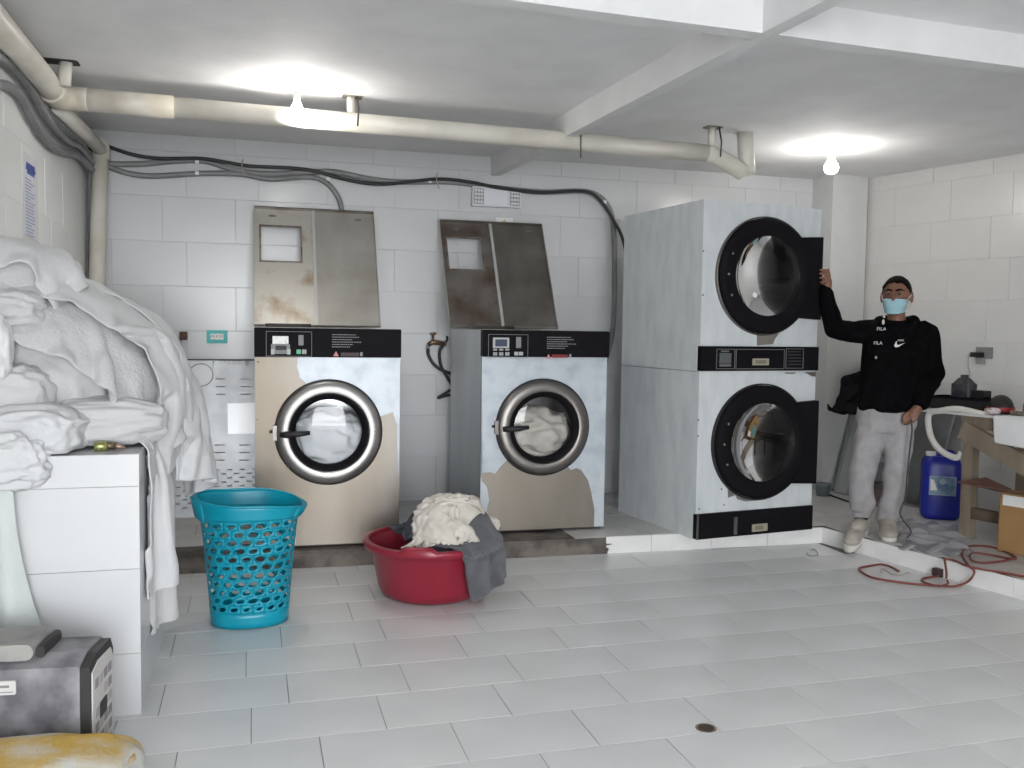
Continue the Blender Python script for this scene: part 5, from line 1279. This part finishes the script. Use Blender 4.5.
# white cover hanging over the front edge of the bench
def bw(s, n, z): return post+RWD*s+EN*n+Vector((0, 0, z-post.z))
P = []
for i in range(30):
    u = i/29; row = []
    for j in range(22):
        v = j/21; s = .17+1.5*u
        if v < .55: row.append(bw(s+.02*math.sin(v*7), -.50+.56*v/.55+.004, BZ+.008+.004*math.sin(u*23+v*11)))
        else:
            f_ = (v-.55)/.45; row.append(bw(s+.02*f_, .066+.012*math.sin(u*15)*f_+.01*f_, BZ+.006-(.165+.02*math.sin(u*5))*f_))
    P.append(row)
cloth_obj('bench_cover', np.array(P), mat('white_cover', (.70, .70, .71), .6, var=.06, vscale=6), 'white plastic cover hanging over the bench front', 'cover', None, .005)
# curved white hose hanging off the bench end
wire('white_hose', 'curved white plastic hose hanging at the end of the bench', 'hose', [onplane(x, y, post+EX*.1, EN) for x, y in ((985, 415), (958, 409), (940, 411), (930, 413), (928, 422), (931, 437), (938, 448), (948, 455), (957, 457.5), (963, 452))], .021, mat('hose_white', (.66, .64, .60), .5))
# ---- things on the bench
def on_bench(x, y, z=BZ+.004): return atZ(x, y, z)
GBN = 'things on the workbench'
def bthing(name, label, cat, s, n, rz=0): return thing(name, label, cat, bw(s, n, BZ+.004), RA+rz, GBN)
def s_of(x, y, n): q = onplane(x, y, bw(0, n, 0), EN); return (q-bw(0, n, q.z)).dot(RWD), q.z
n1 = -.22
sA, zA = s_of(934, 412, n1); sB, zB = s_of(992, 398, n1); 
t = bthing('black_crate', 'long low black box lying on the bench under the dark bottle', 'box', (sA+sB)/2, n1); hl = abs(sB-sA)/2; bhh = .082
MB().rbox((-hl, -.11, 0), (hl, .11, bhh), .012).build('body', M_blackm, t); MB().rbox((-hl-.006, -.115, bhh-.012), (hl+.006, .115, bhh), .008, axis='z').build('lid', M_black, t)
zt_ = bhh+.004
s1, z1 = s_of(963.5, 400, n1)
t = thing('dark_bottle', 'dark square shouldered plastic bottle standing on the black box', 'bottle', bw(s1, n1, BZ+zt_), RA, GBN)
mbt = mat('smoky_plastic', (.028, .028, .034), .4, c2=(.055, .055, .06), vscale=14, spec=.2)
hw = .078; t.scale = (.85, .85, .78); MB().rbox((-hw, -.06, 0), (hw, .06, .115), .02, axis='z').build('body', mbt, t)
MB().add([(-hw+.01, -.05, .113), (hw-.01, -.05, .113), (hw-.01, .05, .113), (-hw+.01, .05, .113), (-.03, -.028, .165), (.03, -.028, .165), (.03, .028, .165), (-.03, .028, .165)], [(0, 1, 5, 4), (1, 2, 6, 5), (2, 3, 7, 6), (3, 0, 4, 7), (4, 5, 6, 7)]).build('shoulder', mbt, t)
MB().lathe([(.026, .16), (.03, .165), (.03, .19), (.001, .192)], 16).build('cap', M_dark, t)
s2, _ = s_of(979, 400, n1)
t = thing('small_black_box', 'small dark box beside the bottle on the black box', 'box', bw(s2, n1-.02, BZ+zt_), RA, GBN)
MB().rbox((-.045, -.04, 0), (.045, .04, .05), .006).build('body', mat('charcoal', (.018, .018, .02), .6, spec=.15), t); MB().box((-.03, -.0405, .02), (.03, -.04, .035)).build('panel', M_grey, t)
s3, _ = s_of(1003, 412, n1)
t = thing('helmet', 'dark helmet with red and cream trim lying on the bench', 'helmet', bw(s3+.02, n1+.06, BZ+.004), RA, GBN); t.scale = (.72, .8, .95)
m = MB(); rows = []
for i in range(13):
    th = PI/2*i/12; rows.append([(.105*math.sin(th)*math.cos(2*PI*k/28), .085*math.sin(th)*math.sin(2*PI*k/28), .04+.085*math.cos(th)) for k in range(29)])
m.grid(rows).build('shell', mat('helmet_dark', (.025, .022, .022), .45, spec=.2), t)
MB().lathe([(.103, .012), (.112, .02), (.108, .045)], 28).build('red_band', mat('band_red', (.30, .02, .02), .5), t)
MB().rbox((-.05, .08, .0), (.07, .12, .035), .012).build('cream_pad', mat('pad_cream', (.55, .45, .30), .8), t)
MB().lathe([(.001, .003), (.095, .003), (.10, .014)], 28).build('base', M_dark, t)
s4, _ = s_of(993, 411, n1+.2); blob('crumpled_wrapper', bw(s4, n1+.19, BZ+.025), (.035, .03, .02), mat('wrapper_pink', (.62, .55, .57), .4, var=.2, vscale=60), 'small crumpled pale wrapper in front of the helmet', 'wrapper', GBN, 120, .3, 2.4)
s5, _ = s_of(1021, 409, n1+.1)
t = thing('red_can', 'red can on the bench at the right picture edge', 'can', bw(s5+.03, n1+.06, BZ+.004), RA, GBN); MB().lathe([(.001, 0), (.034, 0), (.036, .006), (.036, .07), (.03, .08)], 24).build('body', mat('can_red', (.33, .015, .03), .35), t); MB().lathe([(.03, .08), (.028, .077), (.001, .077)], 24).build('lid', M_ring, t)
t = thing('clear_bag', 'crumpled clear plastic bag standing behind the red can', 'plastic bag', bw(s5+.02, n1-.10, BZ+.004), RA, GBN)
M_clear = mat('clear_film', (.80, .80, .80), .25, alpha=.35)
blob('film', (0, 0, .085), (.07, .05, .10), M_clear, None, None, None, 122, .2, 2., flat=-.082, parent=t)
for k, (px, py) in enumerate(((1013, 416), (1020, 417))):
    s6, _ = s_of(px, py, .0); blob('metal_scrap', bw(s6, -.02, BZ+.026), (.03, .022, .014), mat('scrap_brown', (.17, .14, .11), .5, .4), ('brown metal scrap on the white bench cover, nearer the wrapper', 'brown metal scrap on the white bench cover, nearer picture edge')[k], 'scrap', GBN, 130+k, .3, 2.4)
# ---- socket on the right wall with charger
q = onplane(984, 352.5, rw(0, 0, .006), RWN)
t = thing('wall_socket', 'grey wall socket with black charger plugged in on the right wall', 'wall socket', q, RA+PI)
def toL(x, y, off=.0): 
    w_ = onplane(x, y, q, RWN)-q; return w_.dot(Vector((math.cos(RA+PI), math.sin(RA+PI), 0))), w_.z
def rect3(name, a, b, y0, y1, material):
    (xa, za), (xb, zb) = toL(*a), toL(*b); return MB().rbox((min(xa, xb), -y1, min(za, zb)), (max(xa, xb), -y0, max(za, zb)), .004).build(name, material, t)
yv = Vector((-math.sin(RA+PI), math.cos(RA+PI), 0)).dot(RWN)
if yv > 0: t.rotation_euler = (0, 0, RA+PI); 
sgn = 1 if yv > 0 else -1
def rect3(name, a, b, y0, y1, material):
    (xa, za), (xb, zb) = toL(*a), toL(*b); ya, yb = sorted((sgn*y0, sgn*y1)); return MB().rbox((min(xa, xb), ya, min(za, zb)), (max(xa, xb), yb, max(za, zb)), .004).build(name, material, t)
rect3('plate', (977, 347), (992.5, 358.8), 0, .012, mat('socket_grey', (.20, .20, .195), .5)); rect3('charger', (974.5, 352.2), (985, 357.4), .012, .055, M_blackm)
rect3('lower_cover', (976.5, 358.6), (985, 364.3), 0, .010, mat('cover_grey', (.36, .36, .355), .5))
wire('charger_lead', 'thin grey charger lead dangling from the wall socket', 'cord', [onplane(x, y, q+RWN*(.03 if i < 2 else .04), RWN) for i, (x, y) in enumerate(((971.5, 353.5), (968.8, 358), (968.2, 366), (969.8, 374), (969.5, 385), (966, 396)))], .0035, mat('lead_grey', (.32, .32, .32), .6))
# ---- blue jerrycan
cb = atZ(940, 521, ZK)
t = thing('jerrycan', 'tall blue plastic jerrycan with pale label under the bench end', 'jerrycan', cb+Vector((.08, .10, 0)), math.atan2(MRt.y, MRt.x)+math.radians(4))
M_bluep = mat('blue_plastic', (.010, .020, .30), .38, var=.12, vscale=8)
zt = onplane(940, 458, cb, MD).z-ZK; hw = .128; m = MB()
secs = [(0, .80, .80), (.02, .97, .95), (zt*.10, 1, 1), (zt*.86, 1, 1), (zt*.95, .92, .9), (zt, .74, .74)]
rows = []
for z_, fx, fy in secs:
    row = []
    for k in range(33):
        a = 2*PI*k/32; cs, sn = math.cos(a), math.sin(a); q_ = (abs(cs)**5+abs(sn)**5)**(-1/5); row.append((hw*fx*cs*q_, .10*fy*sn*q_, z_))
    rows.append(row)
m.grid(rows); m.add(rows[-1][:-1], [tuple(range(32))]); m.add(rows[0][:-1], [tuple(range(32))]); m.build('body', M_bluep, t)
MB().lathe([(.03, zt-.005), (.034, zt), (.034, zt+.028), (.001, zt+.03)], 20, c=(-hw*.55, 0, 0)).build('cap', M_white, t)
MB().tube(catmull([(-.02, 0, zt-.01), (0, 0, zt+.03), (.07, 0, zt+.03), (.095, 0, zt-.02)], 5), .013, 10).build('handle', M_bluep, t)
lb = MB().rbox((-hw*.66, -.1035, zt*.40), (hw*.68, -.0995, zt*.70), .004).build('label', mat('label_blue', (.05, .13, .27), .5, c2=(.22, .33, .42), vscale=14, ramp=(.40, .6)), t)
lz0, lz1 = zt*.40, zt*.70
fm = MB()
for a, b_ in (((-hw*.66, lz0), (hw*.68, lz0+.004)), ((-hw*.66, lz1-.004), (hw*.68, lz1)), ((-hw*.66, lz0), (-hw*.66+.004, lz1)), ((hw*.68-.004, lz0), (hw*.68, lz1))): fm.box((a[0], -.105, a[1]), (b_[0], -.1034, b_[1]))
fm.build('label_border', mat('label_pale', (.33, .43, .50), .5), t)
MB().disc(.022, -.1046, 20, 'y', (.0, 0, lz1-.035)).build('label_emblem', MATS['label_pale'], t)
MB().poly([(-.075, -.1046, lz0+.03), (-.03, -.1046, lz0+.035), (-.055, -.1046, lz1-.03), (-.078, -.1046, lz1-.02)], 0, (0, .001, 0)).build('label_splash', M_white, t)
# ---- plastic sheet on the platform floor
P = drape(50, 40, .75, .55, lambda u, v: atZ(898+u*72, 548-v*26, ZK+.10)+Vector((0, 0, .05*math.sin(u*7)*math.sin(v*6))), [sd_floor(ZK+.002)], 60, .9, 140, .3, 5, margin=.004, jit=.05)
P = np.array([[list(atZ(897+(i/49)*74+6*math.sin(j*.3), 549-(j/39)*30+(i/49)*9+2*math.sin(i*.4), ZK)) for j in range(40)] for i in range(50)])
for i in range(50):
    for j in range(40):
        p = Vector(P[i, j]); e_ = min(1, i/8, (49-i)/8, j/8, (39-j)/8)
        P[i, j, 2] += .006+.028*e_*max(0, 1-1.9*abs(noise.noise(p*6+Vector((3, 1, 0)))))
cloth_obj('plastic_sheet', P, mat('milky_film', (.60, .60, .62), .2, alpha=.45), 'crumpled translucent plastic sheet on the platform beside the jerrycan', 'plastic sheet', None, .002)
# ---- cardboard box
cbx = atZ(997, 551, ZK)
t = thing('cardboard_box', 'open brown cardboard box below the bench', 'box', cbx, RA+PI+math.radians(6))
ex_ = Vector((math.cos(RA+PI+math.radians(6)), math.sin(RA+PI+math.radians(6)), 0)); ey_ = Vector((-ex_.y, ex_.x, 0)); s_in = 1 if ey_.dot(EN) < 0 else -1
M_card = mat('cardboard', (.33, .19, .075), .85, var=.12, vscale=6); M_cardd = mat('dark_cardboard', (.14, .065, .045), .85, var=.2, vscale=9)
hb = onplane(1000, 492, cbx, MD).z-ZK; wbx, dbx = .52, .15*s_in
def wallb(a, b_): lo = [min(a[i], b_[i]) for i in range(3)]; hi = [max(a[i], b_[i]) for i in range(3)]; return MB().box(lo, hi)
wallb((0, 0, 0), (wbx, .006*s_in, hb)).build('side', M_card, t); wallb((0, dbx, 0), (wbx, dbx-.006*s_in, hb)).build('side', M_card, t)
wallb((0, 0, 0), (.006, dbx, hb)).build('side', M_card, t); wallb((wbx-.006, 0, 0), (wbx, dbx, hb)).build('side', M_card, t); wallb((0, 0, 0), (wbx, dbx, .006)).build('bottom', M_card, t)
MB().poly([(-.22, -.09*s_in, hb+.035), (.0, 0, hb), (0, dbx, hb), (-.17, dbx*1.2, hb+.045)], 0, (0, 0, .005)).build('flap', M_cardd, t)
MB().poly([(-.02, 0, hb), (wbx, 0, hb), (wbx, -.20*s_in, hb+.03), (-.10, -.17*s_in, hb+.045)], 0, (0, 0, .005)).build('flap', M_cardd, t)
wallb((.02, -.001*s_in, hb-.075), (.16, -.0025*s_in, hb-.012)).build('label', M_white, t)
wallb((.20, -.001*s_in, hb-.20), (.40, -.0025*s_in, hb-.04)).build('teal_print', mat('print_teal', (.05, .25, .28), .6), t)
wallb((.20, -.001*s_in, hb-.26), (.40, -.0025*s_in, hb-.22)).build('green_print', mat('print_green', (.03, .12, .07), .6), t)
# ---- grey sheet metal panels leaning on the right wall behind the man
pb0, pb1 = atZ(836, 489, ZK), atZ(924, 509, ZK)
def lean_sheet(name, label, s0, s1, nb, h, dep, material, group):
    o = rw(s0, ZK, nb); t = thing(name, label, 'metal sheet', o, 0, group); L_ = RWD*(s1-s0); tilt = math.asin(min(.9, (nb-dep)/h)); top = -RWN*(h*math.sin(tilt))+UP*(h*math.cos(tilt)); nn = L_.normalized().cross(top.normalized()); nn = nn if nn.dot(RWN) > 0 else -nn
    MB().poly([Vector(), L_, L_+top, top], 0, nn*.004).build('sheet', material, t)
    for a, b_ in ((Vector(), top), (L_, L_+top), (top, top+L_), (Vector(), L_)):
        beam('flange', a+nn*.012, b_+nn*.012, .014, .02, M_ringd if False else mat('flange_grey', (.30, .31, .32), .45, .3), t)
    return t, L_, top, nn
sP0 = (pb0-RW0).dot(RWD); sP1 = (pb1-RW0).dot(RWD)
t, L_, top, nn = lean_sheet('metal_sheet', 'grey sheet metal panel leaning on the right wall behind the man', .20, .98, .30, .78, .03, mat('panel_grey', (.20, .205, .21), .4, .4, var=.25, vscale=3), 'grey leaning panels')
MB().poly([top*.38+L_*.02+nn*.02, top*.38+L_*.6+nn*.02, top*.44+L_*.6+nn*.02, top*.44+L_*.02+nn*.02], 0, nn*.004).build('fold_line', MATS['flange_grey'], t)
t, L_, top, nn = lean_sheet('metal_sheet', 'pale grey metal strip leaning at the corner column', .17, .30, .37, .95, .10, mat('panel_pale', (.42, .43, .43), .4, .3, var=.2, vscale=3), 'grey leaning panels')
# jacket thrown over the panels
jc = onplane(848, 385, rw(.5, 0, .22), RWN)
P = drape(36, 44, .52, .80, lambda u, v: rw(.17+u*.42, 1.34+.02*math.sin(u*9), .42-v*.40+.06), [sd_box((-9, -9, -9), (9, 9, ZK), .001)]+[lambda p: ((p@np.array(RWN)-float(RW0.dot(RWN))-.012), np.tile(np.array(RWN), (len(p), 1)))]+[sd_ell(tuple(rw(.38, .98, .12)), (.18, .20, .18))], 130, .9, 150, .25, 6, jit=.05, pin=(35, .6))
P = crumple(P, .012, 8, .004, 16, 8)
cloth_obj('dark_jacket', P, mat('charcoal_jacket', (.013, .013, .016), .9, var=.3, vscale=10, spec=.1), 'charcoal jacket hung over the grey panels behind the man', 'jacket', None, .012)
# small things on the platform behind the man
bp = atZ(821, 497, ZK)
t = thing('plastic_tub', 'small bluish plastic tub on the platform beside the dryer', 'tub', bp+Vector((.05, .05, 0)))
MB().lathe([(.001, .004), (.045, .004), (.05, 0), (.058, .09), (.062, .092), (.06, .096), (.055, .09), (.048, .01), (.001, .008)], 24).build('body', mat('tub_blue', (.20, .25, .28), .4), t); MB().lathe([(.057, .088), (.064, .09), (.062, .1), (.057, .098)], 24).build('rim', M_grey, t)
rb = atZ(879, 507, ZK)
t = thing('dark_toolbox', "dark maroon box on the platform behind the man's legs", 'box', rb+MD*.10, math.atan2(MRt.y, MRt.x))
MB().rbox((-.10, -.09, 0), (.10, .09, .15), .01).build('body', mat('maroon_dark', (.05, .018, .018), .6), t); MB().rbox((-.105, -.095, .13), (.105, .095, .165), .01).build('lid', mat('lid_dark', (.02, .015, .016), .6), t)
wire('floor_lead', 'black lead on the platform passing behind the man, upper one', 'cord', [atZ(x, y, ZK+.006) for x, y in ((823, 488), (838, 491), (852, 494), (866, 496))], .006, M_cable, 'leads behind the man')
wire('floor_lead', 'black lead on the platform passing behind the man, lower one', 'cord', [atZ(x, y, ZK+.006) for x, y in ((825, 493), (838, 498), (850, 502), (862, 504))], .007, M_cable, 'leads behind the man')
# ---- red extension lead looping over the kerb
M_redc = mat('red_brown_cord', (.19, .045, .035), .5)
def c6(x, y, z): return atZ(850+x/4.8, 450+y/4.8, z)
z0 = .007; zp = ZK+.007
wire('extension_cord', 'red brown extension cord looping from the floor over the kerb', 'cord', [c6(235, 583, z0), c6(195, 560, z0), c6(150, 549, z0), c6(95, 556, z0), c6(45, 568, z0), c6(62, 590, z0), c6(115, 614, z0), c6(220, 632, z0), c6(330, 645, z0), c6(440, 652, z0), c6(500, 654, z0), c6(555, 638, z0+.01), c6(585, 612, z0+.05), c6(596, 580, zp+.012), c6(575, 562, zp), c6(545, 520, zp), c6(540, 488, zp), c6(570, 463, zp), c6(640, 460, zp), c6(710, 474, zp), c6(795, 515, zp), c6(770, 522, zp), c6(700, 508, zp), c6(620, 496, zp), c6(578, 502, zp), c6(585, 530, zp), c6(640, 541, zp), c6(740, 532, zp), c6(800, 518, zp+.014)], .0065, M_redc, 'red extension cords', 8, 7)
wire('extension_cord', 'red brown extension cord running along the platform to picture edge', 'cord', [c6(452, 524, zp), c6(500, 530, zp), c6(560, 556, zp+.012), c6(640, 574, zp), c6(740, 590, zp), c6(860, 612, zp)], .0065, M_redc, 'red extension cords')
t = thing('cord_plug', 'dark plug of the red cord lying on floor at the kerb', 'plug', c6(432, 608, .0))
MB().rbox((-.04, -.022, .002), (.03, .022, .05), .012).build('body', mat('plug_dark', (.05, .025, .022), .5), t)
pp = c6(432, 608, 0)
MB().tube(catmull([c6(462, 615, .02)-pp, c6(463, 590, .06)-pp, c6(457, 545, .10)-pp, c6(453, 524, zp)-pp], 6), .0065, 8).build('lead', M_redc, t)
MB().tube(catmull([c6(425, 606, .02)-pp, c6(385, 610, z0)-pp, c6(348, 618, z0)-pp, c6(352, 632, z0)-pp, c6(420, 652, z0+.012)-pp, c6(468, 642, z0)-pp, c6(466, 625, .02)-pp], 6), .006, 8).build('loop', M_redc, t)
wire('thin_wire', 'thin pale wire scrap on floor inside the cord loop', 'wire', [c6(145, 588, .004), c6(152, 570, .004), c6(175, 578, .004), c6(205, 596, .004), c6(245, 600, .004), c6(275, 588, .004), c6(290, 592, .004)], .003, mat('pale_wire', (.40, .36, .32), .5))
wire('bent_wire', 'bent grey wire lying on floor in front of the dryer', 'wire', [atZ(x, y, .004) for x, y in ((807, 552.5), (808, 555), (813, 556), (818, 554.5), (815, 549.5), (811, 550))], .0035, mat('wire_grey', (.30, .30, .30), .5))
